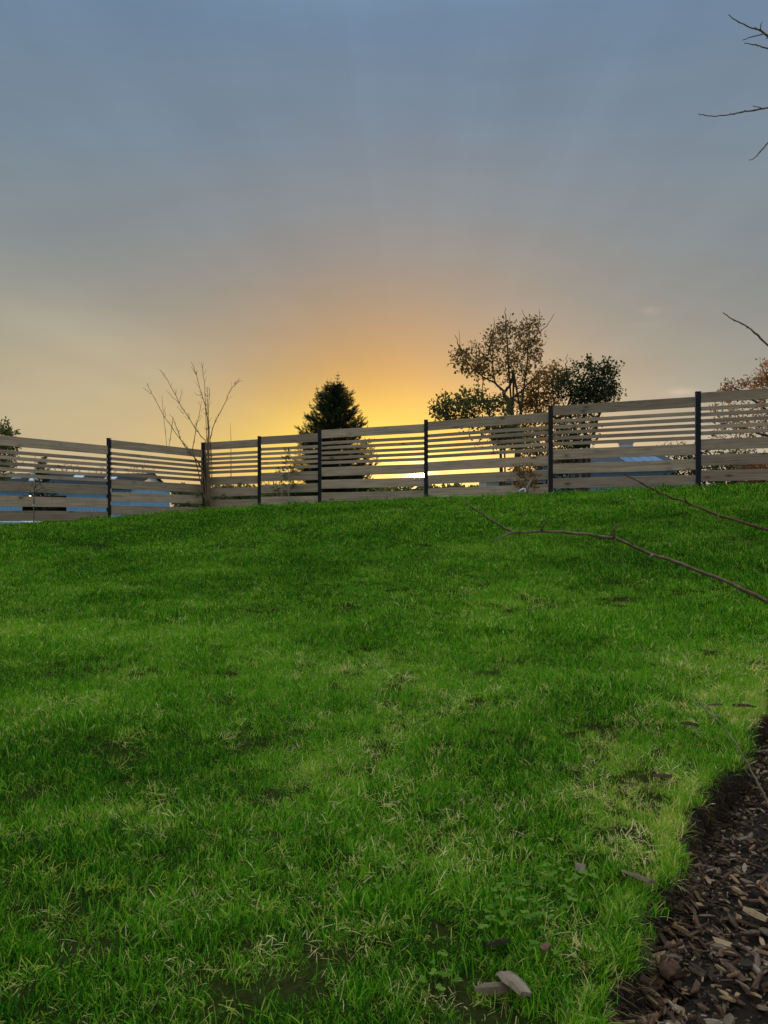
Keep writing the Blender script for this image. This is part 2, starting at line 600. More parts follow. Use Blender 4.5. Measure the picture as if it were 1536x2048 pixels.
def edge_x(y):
    y = np.asarray(y, float)
    e = np.interp(y, EY, EX)
    wob = (vnoise(y * 5, y * 0, 11) - .5) * .07 + (vnoise(y * 17, y * 0, 12) - .5) * .035
    return np.minimum(e + wob, 19)


ys = np.concatenate([np.arange(-8, 1, .5), np.arange(1, 6, .07), np.arange(6, 12, .2), np.arange(12, 34, .4)])
us = np.concatenate([np.linspace(0, .55, 40, endpoint=False), np.linspace(.55, 1, 130)])
XL = -24.0
xe = edge_x(ys)
X = XL + (xe[:, None] - XL) * us[None, :]
Yg = np.repeat(ys[:, None], len(us), 1)
Z = gz(X, Yg)
lawn = MB()
ny, nx = X.shape
lawn.v = [tuple(p) for p in np.stack([X, Yg, Z], -1).reshape(-1, 3)]
for i in range(ny - 1):
    for j in range(nx - 1):
        lawn.face([i * nx + j, i * nx + j + 1, (i + 1) * nx + j + 1, (i + 1) * nx + j], 0, .5)
lawn_o = lawn.build('lawn', M['lawn'], smooth=True)
tag(lawn_o, 'sloping green garden lawn rising to the fence', 'lawn', kind='structure')

fld = MB()
fld.add([(-4000, -3000, FIELD_Z), (4000, -3000, FIELD_Z), (4000, 6000, FIELD_Z), (-4000, 6000, FIELD_Z)], [(0, 1, 2, 3)])
tag(fld.build('field', M['field']), 'rough pasture reaching the horizon beyond the fence', 'field', kind='structure')

# turf edge: cut face of soil between lawn and bed
te = MB()
ye = np.arange(.2, 8.5, .035)
rows = 6
DROP = .17
for k in range(rows):
    f = k / (rows - 1)
    for y in ye:
        x0 = float(edge_x(y)); z0 = float(gz(x0, y))
        jig = (float(vnoise(y * 23 + k * 7.3, k * 3.1, 21)) - .5) * .05 * min(1, k)
        te.v.append((x0 + (-.05 if k == 0 else .004) + .035 * f + jig, y, z0 - .006 - DROP * f + (.02 if k == 1 else 0)))
n_ = len(ye)
for k in range(rows - 1):
    for i in range(n_ - 1):
        te.face([k * n_ + i, k * n_ + i + 1, (k + 1) * n_ + i + 1, (k + 1) * n_ + i], 0)
te_o = te.build('turf_edge', M['soil'], smooth=True)
tag(te_o, 'dark cut soil face along the turf edge beside the mulch', 'turf edge', kind='structure')


def bed_z(x, y):
    x = np.asarray(x, float); y = np.asarray(y, float)
    e = np.interp(y, EY, EX)
    d = np.clip(x - e, -.2, 3)
    return gz(e, y) - .135 + .11 * (1 - np.exp(-np.maximum(d, 0) * 2.4)) + (vnoise(x * 6, y * 6, 31) - .5) * .045 + (vnoise(x * 16, y * 16, 32) - .5) * .02


bd = MB()
yb = np.arange(-1, 8.5, .06)
xb = np.concatenate([np.arange(-.1, 1.6, .05), np.arange(1.6, 5, .2)])
eb = np.interp(yb, EY, EX)
XB = eb[:, None] + xb[None, :]
YB = np.repeat(yb[:, None], len(xb), 1)
ZB = bed_z(XB, YB)
bd.v = [tuple(p) for p in np.stack([XB, YB, ZB], -1).reshape(-1, 3)]
nbx = len(xb)
for i in range(len(yb) - 1):
    for j in range(nbx - 1):
        bd.face([i * nbx + j, i * nbx + j + 1, (i + 1) * nbx + j + 1, (i + 1) * nbx + j], 0)
bed = bd.build('mulch_bed', M['soil'], smooth=True)
tag(bed, 'planting bed covered with dark wood chip mulch', 'mulch bed', kind='structure')


# ------------------------------------------------------------------ grass
def blade(mb, x, y, L, wd, az, lean, bend, segs, r):
    """one bent, tapering blade"""
    dx, dy = math.cos(az), math.sin(az)
    sx, sy = -dy, dx
    tw = random.uniform(-.9, .9)
    sx, sy = sx * math.cos(tw) + dx * math.sin(tw), sy * math.cos(tw) + dy * math.sin(tw)
    p = [x, y, -.006]
    th = lean
    b = len(mb.v)
    for s in range(segs + 1):
        f = s / segs
        ww = wd * (1 - .15 * f) * (1 if s < segs else 0) * .5
        if s < segs:
            mb.v.append((p[0] - sx * ww, p[1] - sy * ww, p[2]))
            mb.v.append((p[0] + sx * ww, p[1] + sy * ww, p[2]))
        else:
            mb.v.append(tuple(p))
        st = L / segs
        p[0] += dx * math.sin(th) * st
        p[1] += dy * math.sin(th) * st
        p[2] += math.cos(th) * st
        th += bend / segs
    for s in range(segs - 1):
        mb.face([b + 2 * s, b + 2 * s + 1, b + 2 * s + 3, b + 2 * s + 2], 0, r)
    e = b + 2 * (segs - 1)
    mb.face([e, e + 1, e + 2], 0, r)


grass_col = bpy.data.collections.new('grass_blades')


def grass_proto(name, radius, n, Lr, wr, segs, straw, seed):
    random.seed(seed)
    mb = MB()
    maz = random.uniform(0, 6.28)
    tufts = [(random.uniform(-1, 1) * radius * .7, random.uniform(-1, 1) * radius * .7, random.uniform(0, 6.28), random.uniform(0, .5)) for _ in range(max(3, n // 14))]
    for _ in range(n):
        if random.random() < .55:
            tx, ty, ta, tl_ = random.choice(tufts)
            x, y = tx + random.gauss(0, .012), ty + random.gauss(0, .012)
            az = ta + random.gauss(0, 1.1)
            lean = abs(random.gauss(.28 + tl_ * .6, .22))
        else:
            a, q = random.uniform(0, 6.28), radius * math.sqrt(random.random())
            x, y = q * math.cos(a), q * math.sin(a)
            az = random.uniform(0, 6.28)
            lean = abs(random.gauss(.35, .4))
        L = random.uniform(*Lr) * random.choice((.6, .85, 1, 1, 1.15))
        rr = random.betavariate(.95, 1.65) * .75
        if random.random() < straw:
            rr = random.uniform(.78, 1.0)
            lean = min(1.5, lean + random.uniform(.2, .9))
        blade(mb, x, y, L, random.uniform(*wr), az, lean, random.uniform(.1, 1.3), segs, rr)
    o = bpy.data.objects.new(name, mb.mesh(name, M['grass']))
    grass_col.objects.link(o)


NV = 8
for k in range(NV):
    grass_proto('blade_patch_a%02d' % k, .10, 150, (.026, .056), (.0014, .0029), 4, .075, 100 + k)
for k in range(NV):
    grass_proto('blade_patch_b%02d' % k, .20, 300, (.026, .054), (.0022, .0040), 3, .08, 200 + k)
for k in range(NV):
    grass_proto('blade_patch_c%02d' % k, .34, 420, (.026, .052), (.004, .0070), 2, .05, 300 + k)
for k in range(NV):                                           # tall loose tufts
    grass_proto('blade_patch_d%02d' % k, .045, 46, (.045, .085), (.0018, .0034), 5, .10, 400 + k)
for k in range(NV):                                           # thin, dry, flattened thatch
    grass_proto('blade_patch_e%02d' % k, .10, 70, (.025, .060), (.0016, .0030), 4, .75, 500 + k)

TINT_SPOTS = []
for (px, py, rx, ry, v) in ((1250, 1600, .20, .28, .36), (1300, 1535, .16, .25, .30), (1400, 1440, .28, .35, .28), (1490, 1370, .5, .5, .24),
                            (180, 1640, .22, .16, .24), (850, 1740, .22, .20, .22), (620, 1560, .22, .2, .16), (60, 1265, .8, .45, .20),
                            (300, 1275, .7, .4, .12), (1000, 1230, 1.2, .4, .10), (700, 1340, .5, .4, .14), (230, 1180, .7, .3, .16),
                            (430, 1210, .5, .3, .14), (1180, 1490, .2, .2, .16), (1050, 1110, .4, .4, .16), (430, 1150, .6, .5, .10),
                            (900, 1995, .12, .06, .15), (560, 1950, .15, .10, .22), (330, 2000, .14, .08, .14), (80, 1450, .3, .3, .14),
                            (1150, 1960, .12, .1, .16), (720, 1060, .9, .6, .12), (1220, 1700, .1, .14, .2)):
    h_ = hit(px, py)
    TINT_SPOTS.append((h_.x, h_.y, rx, ry, v))


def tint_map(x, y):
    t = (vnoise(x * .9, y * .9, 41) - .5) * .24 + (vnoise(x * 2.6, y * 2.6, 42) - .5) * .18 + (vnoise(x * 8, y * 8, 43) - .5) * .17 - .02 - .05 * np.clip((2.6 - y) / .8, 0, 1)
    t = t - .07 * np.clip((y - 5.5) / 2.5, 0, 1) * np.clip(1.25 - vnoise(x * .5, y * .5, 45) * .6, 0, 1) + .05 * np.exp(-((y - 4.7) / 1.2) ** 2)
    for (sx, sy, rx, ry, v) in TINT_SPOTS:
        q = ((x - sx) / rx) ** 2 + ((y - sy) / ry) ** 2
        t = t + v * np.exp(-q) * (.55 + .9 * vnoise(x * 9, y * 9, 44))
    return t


pts, rot, scl, idx, tin = [], [], [], [], []


def scatter(y0, y1, dens, base, xpad, tilt=.12, s0=.85, s1=1.2, keep=None, sh=None):
    xpad += 1.4
    if y0 == .9:
        y0 = -.6
    xm = y1 * .52 + xpad
    n = int((y1 - y0) * 2 * xm * dens)
    x = rng.uniform(-xm, xm, n)
    y = rng.uniform(y0, y1, n)
    ok = (np.abs(x) < np.maximum(y, .9) * .52 + xpad) & (x < edge_x(y) - .03) & (y < fence_depth(x / np.maximum(y, .5)) + .6)
    if keep is not None:
        ok &= keep(x, y)
    x, y = x[ok], y[ok]
    z = gz(x, y)
    e = .05
    gx = (gz(x + e, y) - z) / e
    gy = (gz(x, y + e) - z) / e
    lf = vnoise(x * 1.3, y * 1.3, 51)
    ln = vnoise(x * 4, y * 4, 52)
    n = len(x)
    rx = np.arctan(gy) + rng.normal(0, tilt, n) + (ln - .5) * .35
    ry = -np.arctan(gx) + rng.normal(0, tilt, n) + (vnoise(x * 4, y * 4, 53) - .5) * .35
    rz = rng.uniform(0, 6.28, n)
    s = rng.uniform(s0, s1, n) * (.84 + .34 * lf) * (.86 + .30 * vnoise(x * 6, y * 6, 54))
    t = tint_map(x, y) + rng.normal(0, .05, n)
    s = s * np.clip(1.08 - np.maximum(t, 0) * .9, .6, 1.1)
    pts.append(np.stack([x, y, z], -1)); rot.append(np.stack([rx, ry, rz], -1)); scl.append(s)
    idx.append(base + rng.integers(0, NV, n)); tin.append(t)


scatter(.9, 3.2, 150, 0, .9)
scatter(3.2, 6.0, 125, 0, 1.0)
scatter(5.0, 11.0, 60, NV, 1.6)
scatter(10.2, 22.0, 20, 2 * NV, 2.5)
scatter(.9, 6.0, 13, 3 * NV, .9, keep=lambda x, y: vnoise(x * 3.1, y * 3.1, 61) > .52)
scatter(6.0, 18.0, 3, 3 * NV, 1.5, keep=lambda x, y: vnoise(x * 3.1, y * 3.1, 61) > .5)
scatter(.9, 7.0, 60, 4 * NV, .9, .2, keep=lambda x, y: tint_map(x, y) + .08 * (vnoise(x * 11, y * 11, 62) - .5) > .15)
scatter(.9, 4.0, 40, 4 * NV, .9, .25, .7, 1.0)
# short dense underlayer so that little bare soil shows
scatter(.9, 4.6, 110, 0, .9, .2, .5, .72)
scatter(4.4, 11.0, 22, NV, 1.4, .2, .5, .75)
scatter(.9, 2.8, 45, 4 * NV, .7, .3, .6, .95)
# shaggy fringe hanging over the cut turf edge
fy = rng.uniform(.2, 8.0, 800)
fx = edge_x(fy) - rng.uniform(-.004, .07, 800)
pts.append(np.stack([fx, fy, gz(fx, fy) - .004], -1))
rot.append(np.stack([rng.normal(0, .3, 800), rng.uniform(.0, .7, 800), rng.normal(0, .6, 800)], -1))
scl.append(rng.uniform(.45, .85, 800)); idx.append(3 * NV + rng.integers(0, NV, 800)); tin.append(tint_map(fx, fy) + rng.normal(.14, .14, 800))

P_ = np.concatenate(pts); Rt = np.concatenate(rot); Sc = np.concatenate(scl); Ix = np.concatenate(idx); Tn = np.concatenate(tin)
gm = bpy.data.meshes.new('grass')
gm.from_pydata(P_.tolist(), [], [])
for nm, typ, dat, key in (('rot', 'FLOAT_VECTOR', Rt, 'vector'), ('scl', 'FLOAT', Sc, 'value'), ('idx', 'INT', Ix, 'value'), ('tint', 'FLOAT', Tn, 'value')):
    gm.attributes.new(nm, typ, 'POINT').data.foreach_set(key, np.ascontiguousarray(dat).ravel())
gm.materials.append(M['grass'])
go = bpy.data.objects.new('grass', gm)
C.objects.link(go)
tag(go, 'short damp green lawn grass with straw coloured blades mixed in', 'grass', kind='stuff')
ng = bpy.data.node_groups.new('grass_scatter', 'GeometryNodeTree')
ng.interface.new_socket('Geometry', in_out='INPUT', socket_type='NodeSocketGeometry')
ng.interface.new_socket('Geometry', in_out='OUTPUT', socket_type='NodeSocketGeometry')
gi = ng.nodes.new('NodeGroupInput'); gout = ng.nodes.new('NodeGroupOutput')
ci = ng.nodes.new('GeometryNodeCollectionInfo')
ci.inputs['Collection'].default_value = grass_col
ci.inputs['Separate Children'].default_value = True
ci.inputs['Reset Children'].default_value = True
iop = ng.nodes.new('GeometryNodeInstanceOnPoints')


def named(nm, typ):
    nd = ng.nodes.new('GeometryNodeInputNamedAttribute')
    nd.data_type = typ
    nd.inputs['Name'].default_value = nm
    return nd.outputs['Attribute']


e2r = ng.nodes.new('FunctionNodeEulerToRotation')
ng.links.new(named('rot', 'FLOAT_VECTOR'), e2r.inputs[0])
ng.links.new(gi.outputs[0], iop.inputs['Points'])
ng.links.new(ci.outputs[0], iop.inputs['Instance'])
iop.inputs['Pick Instance'].default_value = True
ng.links.new(named('idx', 'INT'), iop.inputs['Instance Index'])
ng.links.new(e2r.outputs[0], iop.inputs['Rotation'])
ng.links.new(named('scl', 'FLOAT'), iop.inputs['Scale'])
ng.links.new(iop.outputs[0], gout.inputs[0])
go.modifiers.new('scatter', 'NODES').node_group = ng

# roots and dead blades hanging from the cut turf
random.seed(3)
rt = MB()
for _ in range(6500):
    y = .9 + 6.1 * random.random() ** 1.6
    x = float(edge_x(y)); z = float(gz(x, y))
    d0 = random.uniform(-.015, .15)
    L = random.uniform(.02, .075)
    p0 = Vector((x + .02 + .035 * max(d0, 0) / DROP, y, z + .01 - d0))
    q = p0 + Vector((random.uniform(-.01, .045), random.uniform(-.04, .04), -L * random.uniform(.3, 1)))
    mid = (p0 + q) / 2 + Vector((random.uniform(.0, .02), random.uniform(-.01, .01), 0))
    wv = Vector((0, 1, 0)) * random.uniform(.0006, .0017)
    rt.add([p0 - wv, p0 + wv, mid + wv, mid - wv, q], [(0, 1, 2, 3), (3, 2, 4)], 0)
tag(rt.build('turf_roots', M['root']), 'dry roots and dead blades hanging from the cut turf edge', 'roots', kind='stuff')

# clover and small weeds in the lawn
random.seed(5)
cl = MB()
spots = [(1090, 1730, 60, 30, 16), (1150, 1800, 60, 30, 34), (1010, 1835, 50, 40, 22), (1075, 1870, 50, 40, 26), (1050, 1820, 60, 50, 16),
         (1020, 1840, 90, 60, 20), (880, 1990, 50, 30, 20), (640, 1695, 20, 15, 5), (970, 1850, 30, 30, 8), (1095, 1945, 40, 30, 8), (220, 1690, 60, 30, 8),
         (1310, 1400, 20, 8, 4), (560, 1790, 60, 40, 6), (760, 1760, 60, 60, 8), (300, 1860, 60, 30, 6)]
for (px, py, sx, sy, n) in spots:
    for _ in range(int(n * .45)):
        h_ = hit(px + random.gauss(0, sx * .55), py + random.gauss(0, sy * .55))
        if h_.x > float(edge_x(h_.y)) - .02:
            continue
        top = h_ + Vector((random.uniform(-.01, .01), random.uniform(-.01, .01), random.uniform(.032, .060)))
        a0 = random.uniform(0, 6.28)
        rr = random.random()
        for k in range(3):
            a = a0 + k * 2.094
            s = random.uniform(.004, .0095)
            d = Vector((math.cos(a), math.sin(a), random.uniform(-.25, .15))); sd_ = Vector((-math.sin(a), math.cos(a), 0))
            c = top + d * s * 1.0
            ring = []
            for j in range(7):
                b = 2 * math.pi * j / 7
                ring.append(c + d * s * math.cos(b) + sd_ * s * .85 * math.sin(b) + Vector((0, 0, -.22 * s * abs(math.sin(b)))))
            cl.add([c] + ring, [(0, 1 + j, 1 + (j + 1) % 7) for j in range(7)], 0, rr)
        cl.tube([h_, top], .0008, 3, 0, False, .2)
tag(cl.build('clover', M['clover']), 'scattered clover and small round weed leaves among the grass', 'clover', kind='stuff')


# ------------------------------------------------------------------ wood chips
def chip_mesh(mb, L, W, T, mi=0, M4=None, rough=.25):
    """split chip: six-sided slab with splintered, skewed ends and a warp along it"""
    n = 4
    sk = random.uniform(-.5, .5) * W
    sk2 = random.uniform(-.5, .5) * W
    warp = random.uniform(-.05, .05) * L
    vs = []
    for i in range(n):
        f = i / (n - 1) - .5
        tap = 1 - rough * random.random() * (1.6 if i in (0, n - 1) else .5)
        ww, tt = W * tap * .5, T * (1 - .5 * random.random() * (i in (0, n - 1))) * .5
        zc = warp * (1 - 4 * f * f) + random.uniform(-.1, .1) * T
        yo = random.uniform(-.08, .08) * W
        for (a, b) in ((-1, -1), (1, -1), (1, .9), (-.75, 1)):
            off = sk if i == 0 else (sk2 if i == n - 1 else 0)
            vs.append(Vector((f * L + a * off * .6, a * ww + yo, b * tt + zc)))
    fs = [(0, 3, 2, 1)]
    for i in range(n - 1):
        for k in range(4):
            fs.append((i * 4 + k, i * 4 + (k + 1) % 4, i * 4 + 4 + (k + 1) % 4, i * 4 + 4 + k))
    q = (n - 1) * 4
    fs.append((q, q + 1, q + 2, q + 3))
    if M4 is not None:
        vs = [M4 @ p for p in vs]
    mb.add(vs, fs, mi)


random.seed(21)
CM = ['chip_dark', 'chip_red', 'chip_tan', 'chip_dark', 'chip_red', 'chip_grey', 'chip_tan', 'chip_grey', 'chip_tan', 'chip_red']
chip_vars = []
for k in range(40):
    mb = MB()
    cm = CM[k % len(CM)]
    fat = random.random() < .22
    L = random.uniform(.022, .042) if fat else random.uniform(.026, .068)
    chip_mesh(mb, L, L * (random.uniform(.4, .65) if fat else random.uniform(.10, .27)), random.uniform(.003, .009), rough=.5)
    chip_vars.append((mb.mesh('wood_chip', M[cm]), L))
spots_ = []
for _ in range(42000):
    y = random.uniform(.6, 5.8)
    x = float(np.interp(y, EY, EX)) + .05 + random.random() ** 1.5 * 2.6
    px, py = 768 + x / y * F, 1024 + F * (EYE - .05) / y
    if px > 1680 and random.random() < .45:
        continue
    spots_.append((x, y, px < 1545 and py < 2080))
inview = [s for s in spots_ if s[2]]
inview.sort(key=lambda s: s[1] + random.uniform(-.6, .6))
single = set()
for (x, y, _) in inview[:1400]:
    if len(single) >= 290: break
    if random.random() < .30:
        single.add((x, y))
rest = MB()
for (x, y, v) in spots_:
    z = float(bed_z(x, y))
    e = .05
    if (x, y) in single:
        me, L = random.choice(chip_vars)
        o = bpy.data.objects.new('wood_chip', me)
        C.objects.link(o)
        o.parent = bed
        o.location = (x, y, z + random.uniform(.010, .028))
        o.rotation_euler = (random.gauss(0, .35), random.gauss(0, .3), random.uniform(0, 6.28))
        s = random.uniform(.75, 1.2)
        o.scale = (s, s, s)
    else:
        L = random.choice((random.uniform(.005, .016), random.uniform(.005, .016), random.uniform(.010, .040)))
        m4 = Matrix.Translation((x, y, z + random.uniform(-.002, .020))) @ Matrix.Rotation(random.uniform(0, 6.28), 4, 'Z') @ \
            Matrix.Rotation(random.gauss(0, .4), 4, 'X') @ Matrix.Rotation(random.gauss(0, .35), 4, 'Y')
        mi = random.choices((0, 1, 2, 3), (.50, .15, .15, .20))[0]
        chip_mesh(rest, L, L * random.uniform(.10, .55), random.uniform(.0015, .006), mi, m4, .5)
ro = rest.build('mulch_bits', [M['chip_dark'], M['chip_grey'], M['chip_tan'], M['chip_red']], bed)
ro['kind'] = 'stuff'


def loose(px, py, L, W, T, rz, mat, name, label, cat, lift=.028, tilt=(0, 0), on_bed=False):
    p = hit(px, py)
    mb = MB()
    chip_mesh(mb, L, W, T, 0, None, .42)
    o = mb.build(name, M[mat])
    if on_bed:
        p.z = float(bed_z(p.x, p.y))
    o.location = p + Vector((0, 0, lift))
    o.rotation_euler = (tilt[0], tilt[1], rz)
    return tag(o, label, cat)


random.seed(33)
loose(1028, 2018, .072, .046, .010, -1.0, 'chip_grey', 'wood_offcut', 'broad grey split wood offcut lying in the grass at the bottom edge', 'wood offcut', .050, (-.25, .1))
loose(985, 2012, .078, .024, .012, .15, 'chip_grey', 'wood_offcut', 'narrow grey brown wood strip partly under the broad split offcut', 'wood offcut', .036, (-.1, 0))
loose(1161, 1766, .052, .030, .022, 1.45, 'chip_grey', 'wood_chip', 'stubby pale brown wood chunk standing beside the clover', 'wood chip', .040, (.15, .35))
loose(993, 1915, .060, .032, .010, .2, 'chip_dark', 'slate_piece', 'flat blackish piece lying in the grass left of the turf edge', 'slate piece', .036, (-.45, 0))
loose(1093, 1925, .036, .022, .012, .9, 'chip_red', 'wood_chip', 'small reddish brown chip in the grass below the clover', 'wood chip', .034)
loose(1278, 1786, .075, .034, .010, -.6, 'chip_grey', 'wood_chip', 'grey flat chip perched on the lip of the turf edge', 'wood chip', .042, (-.4, .1))
loose(1325, 1578, .062, .030, .012, .1, 'chip_red', 'wood_chip', 'curled pinkish brown bark chip on the straw coloured patch', 'wood chip', .045, (-.3, 0))
loose(1378, 1470, .062, .034, .014, -.5, 'chip_dark', 'wood_chip', 'dark bark chip on the lawn below the pale stick', 'wood chip', .045, (-.3, 0))
loose(1430, 1431, .070, .014, .008, .25, 'chip_grey', 'stick', 'short pale grey stick on the lawn near the right side', 'stick', .050)
loose(1489, 1434, .090, .018, .012, -.15, 'chip_dark', 'stick', 'dark brown stick on the lawn right of the pale stick', 'stick', .048)
loose(1364, 1429, .036, .018, .006, .1, 'chip_tan', 'wood_chip', 'tiny pale cream chip left of the pale grey stick', 'wood chip', .046)
loose(1510, 1797, .060, .042, .014, -.75, 'chip_tan', 'wood_chip', 'fresh yellow wood block on the dark mulch at the right edge', 'wood chip', .045, (-.4, .2), True)
loose(1488, 1775, .050, .020, .010, 1.0, 'chip_tan', 'wood_chip', 'long tan splinter leaning left of the fresh yellow block', 'wood chip', .050, (-.2, .5), True)


def dry_leaf(px, py, s, rz, mat, label):
    p = hit(px, py) + Vector((0, 0, .045))
    mb = MB()
    prof = [(-1, .05), (-.6, .38), (-.2, .5), (.2, .46), (.6, .28), (1, .03)]
    vs = []
    for (u, v) in prof:
        vs += [(u * s, -v * s, .25 * s * v + .2 * s * u * u), (u * s, 0, .2 * s * u * u), (u * s, v * s, .25 * s * v + .2 * s * u * u)]
    fs = []
    for i in range(5):
        fs += [(3 * i, 3 * i + 3, 3 * i + 4, 3 * i + 1), (3 * i + 1, 3 * i + 4, 3 * i + 5, 3 * i + 2)]
    mb.add(vs, fs)
    o = mb.build('dry_leaf', M[mat], smooth=True, loc=p)
    o.rotation_euler = (-.25, .1, rz)
    tag(o, label, 'dry leaf')


dry_leaf(1299, 1607, .026, .3, 'rust_leaf', 'curled rust brown leaf lying just below the pinkish bark chip')
dry_leaf(1402, 1516, .026, -.2, 'red_leaf', 'dark red brown leaf on the grass close to the turf edge')
dry_leaf(1113, 1250, .020, .5, 'rust_leaf', 'lone pale leaf speck far up the lawn right of centre')

# clod of soil at the foot of the cut edge
random.seed(8)
cb = MB()
nr, ns = 7, 10
for i in range(nr):
    ph = math.pi * i / (nr - 1)
    for k in range(ns):
        a = 2 * math.pi * k / ns
        q = .030 * (1 + random.uniform(-.25, .25))
        cb.v.append((q * math.sin(ph) * math.cos(a), q * math.sin(ph) * math.sin(a), q * .85 * math.cos(ph)))
for i in range(nr - 1):
    for k in range(ns):
        cb.face([i * ns + k, (i + 1) * ns + k, (i + 1) * ns + (k + 1) % ns, i * ns + (k + 1) % ns], 0)
p = hit(1338, 1872)
p.z = float(bed_z(p.x, p.y)) + .03
tag(cb.build('soil_clod', M['chip_red'], smooth=True, loc=p), 'round crumbly soil clod at the foot of the turf edge', 'soil clod')

# ------------------------------------------------------------------ fence
PX = {'a': (-8.03, 15.40), 'b': (-6.43, 18.0), 'c': (-4.83, 20.6)}


def on_right(px):
    a = (px - 768) / F
    y = 18.235 / (1 + .4896 * a)
    return (a * y, y)


def post(parent, xy, ztop, wd=.088, name='post'):
    zb = float(gz(*xy)) - .25
    mb = MB()
    h = ztop - zb
    mb.bevel_box((0, 0, 0), (h, wd, wd), .006, 0, Matrix.Rotation(R(90), 3, 'Y'))
    o = mb.build(name, M['post'], parent)
    o.location = Vector((xy[0], xy[1], zb + h / 2)) - parent.location
    cb_ = MB()
    cb_.bevel_box((0, 0, 0), (wd + .008, wd + .008, .012), .003)
    c_ = cb_.build('post_cap', M['post'], o, loc=(0, 0, h / 2 + .006))
    return o


LAY = [(0, .205)] + [(.286 + .121 * k, .362 + .121 * k) for k in range(5)] + [(.925, 1.143), (1.230, 1.447), (1.538, 1.755)]


def bay(parent, p0, p1, z0, z1, seed):
    random.seed(seed)
    a, b = Vector((p0[0], p0[1], 0)), Vector((p1[0], p1[1], 0))
    d = b - a
    L = d.length - .072
    ang = math.atan2(d.y, d.x)
    pitch = math.atan2(z1 - z0, d.length)
    for k, (t0, t1) in enumerate(LAY):
        hgt = t1 - t0 - random.uniform(0, .004)
        mb = MB()
        nseg = 6
        bow = random.uniform(-.004, .004)
        hx = L / 2
        th = .026
        prev = None
        sec = [(-th / 2 + .003, -hgt / 2), (th / 2 - .003, -hgt / 2), (th / 2, -hgt / 2 + .003), (th / 2, hgt / 2 - .003),
               (th / 2 - .003, hgt / 2), (-th / 2 + .003, hgt / 2), (-th / 2, hgt / 2 - .003), (-th / 2, -hgt / 2 + .003)]
        for i in range(nseg + 1):
            f = i / nseg * 2 - 1
            for (yy, zz) in sec:
                mb.v.append((f * hx, yy + random.uniform(-.0008, .0008), zz + bow * (1 - f * f)))
        for i in range(nseg):
            for j in range(8):
                mb.face([i * 8 + j, i * 8 + (j + 1) % 8, i * 8 + 8 + (j + 1) % 8, i * 8 + 8 + j], 0)
        mb.face(list(range(7, -1, -1)), 0)
        mb.face([nseg * 8 + j for j in range(8)], 0)
        o = mb.build('board' if k in (0, 6, 7, 8) else 'slat', M['board'], parent)
        zc = (z0 + z1) / 2 - (t0 + t1) / 2 + random.uniform(-.004, .004)
        mid = (a + b) / 2
        o.location = Vector((mid.x, mid.y, zc)) - parent.location
        o.rotation_euler = (0, -pitch + random.uniform(-.0012, .0012), ang)


fl = empty('slatted_fence', (-6.43, 18.0, .95))
tag(fl, 'shorter run of slatted timber fence on the left, falling towards the barn', 'fence', 'slatted timber fences round the lawn')
post(fl, PX['a'], 2.69)
PX['z'] = (-9.63, 12.8)
post(fl, PX['z'], 2.57)
bay(fl, PX['z'], PX['a'], 2.55, 2.545, 3)
post(fl, PX['b'], 2.815)
bay(fl, PX['a'], PX['b'], 2.665, 2.645, 1)
bay(fl, PX['b'], PX['c'], 2.80, 2.762, 2)
fr = empty('slatted_fence', (on_right(852)[0], on_right(852)[1], 1.4))
tag(fr, 'long run of slatted timber fence with black posts stepping up to the right', 'fence', 'slatted timber fences round the lawn')
PR = [PX['c']] + [on_right(px) for px in (519, 639.5, 852, 1101, 1396, 1746)]
PR += [(PR[-1][0] + 2.63 * k_, PR[-1][1] - 1.29 * k_) for k_ in (1, 2)]
for xy, zt in zip(PR, (2.945, 3.035, 3.125, 3.215, 3.365, 3.465, 3.56, 3.62, 3.64)):
    post(fr, xy, zt, .105 if xy is PR[0] else .088)
for k, (z0, z1) in enumerate(((2.952, 2.970), (3.03, 3.04), (3.117, 3.134), (3.178, 3.24), (3.36, 3.375), (3.457, 3.466), (3.545, 3.55), (3.60, 3.61))):
    bay(fr, PR[k], PR[k + 1], z0, z1, 10 + k)


# ------------------------------------------------------------------ plants
def rvec(s=1.0):
    return Vector((random.gauss(0, s), random.gauss(0, s), random.gauss(0, s)))


def leaf(mb, p, d, L, W, mi=0, r=None):
    """pointed leaf folded along its midrib"""
    d = d.normalized()
    s = d.orthogonal().normalized()
    s = (Matrix.Rotation(random.uniform(0, 6.28), 3, d) @ s)
    n = d.cross(s)
    f = random.uniform(.1, .35)
    m1, m2 = p + d * L * .35, p + d * L * .72
    mb.add([p, m1 + s * W * .5 + n * f * W, m2 + s * W * .42 + n * f * W, p + d * L, m2 - s * W * .42 + n * f * W, m1 - s * W * .5 + n * f * W, (m1 + m2) / 2],
           [(0, 1, 6), (1, 2, 6), (2, 3, 6), (3, 4, 6), (4, 5, 6), (5, 0, 6)], mi, r)


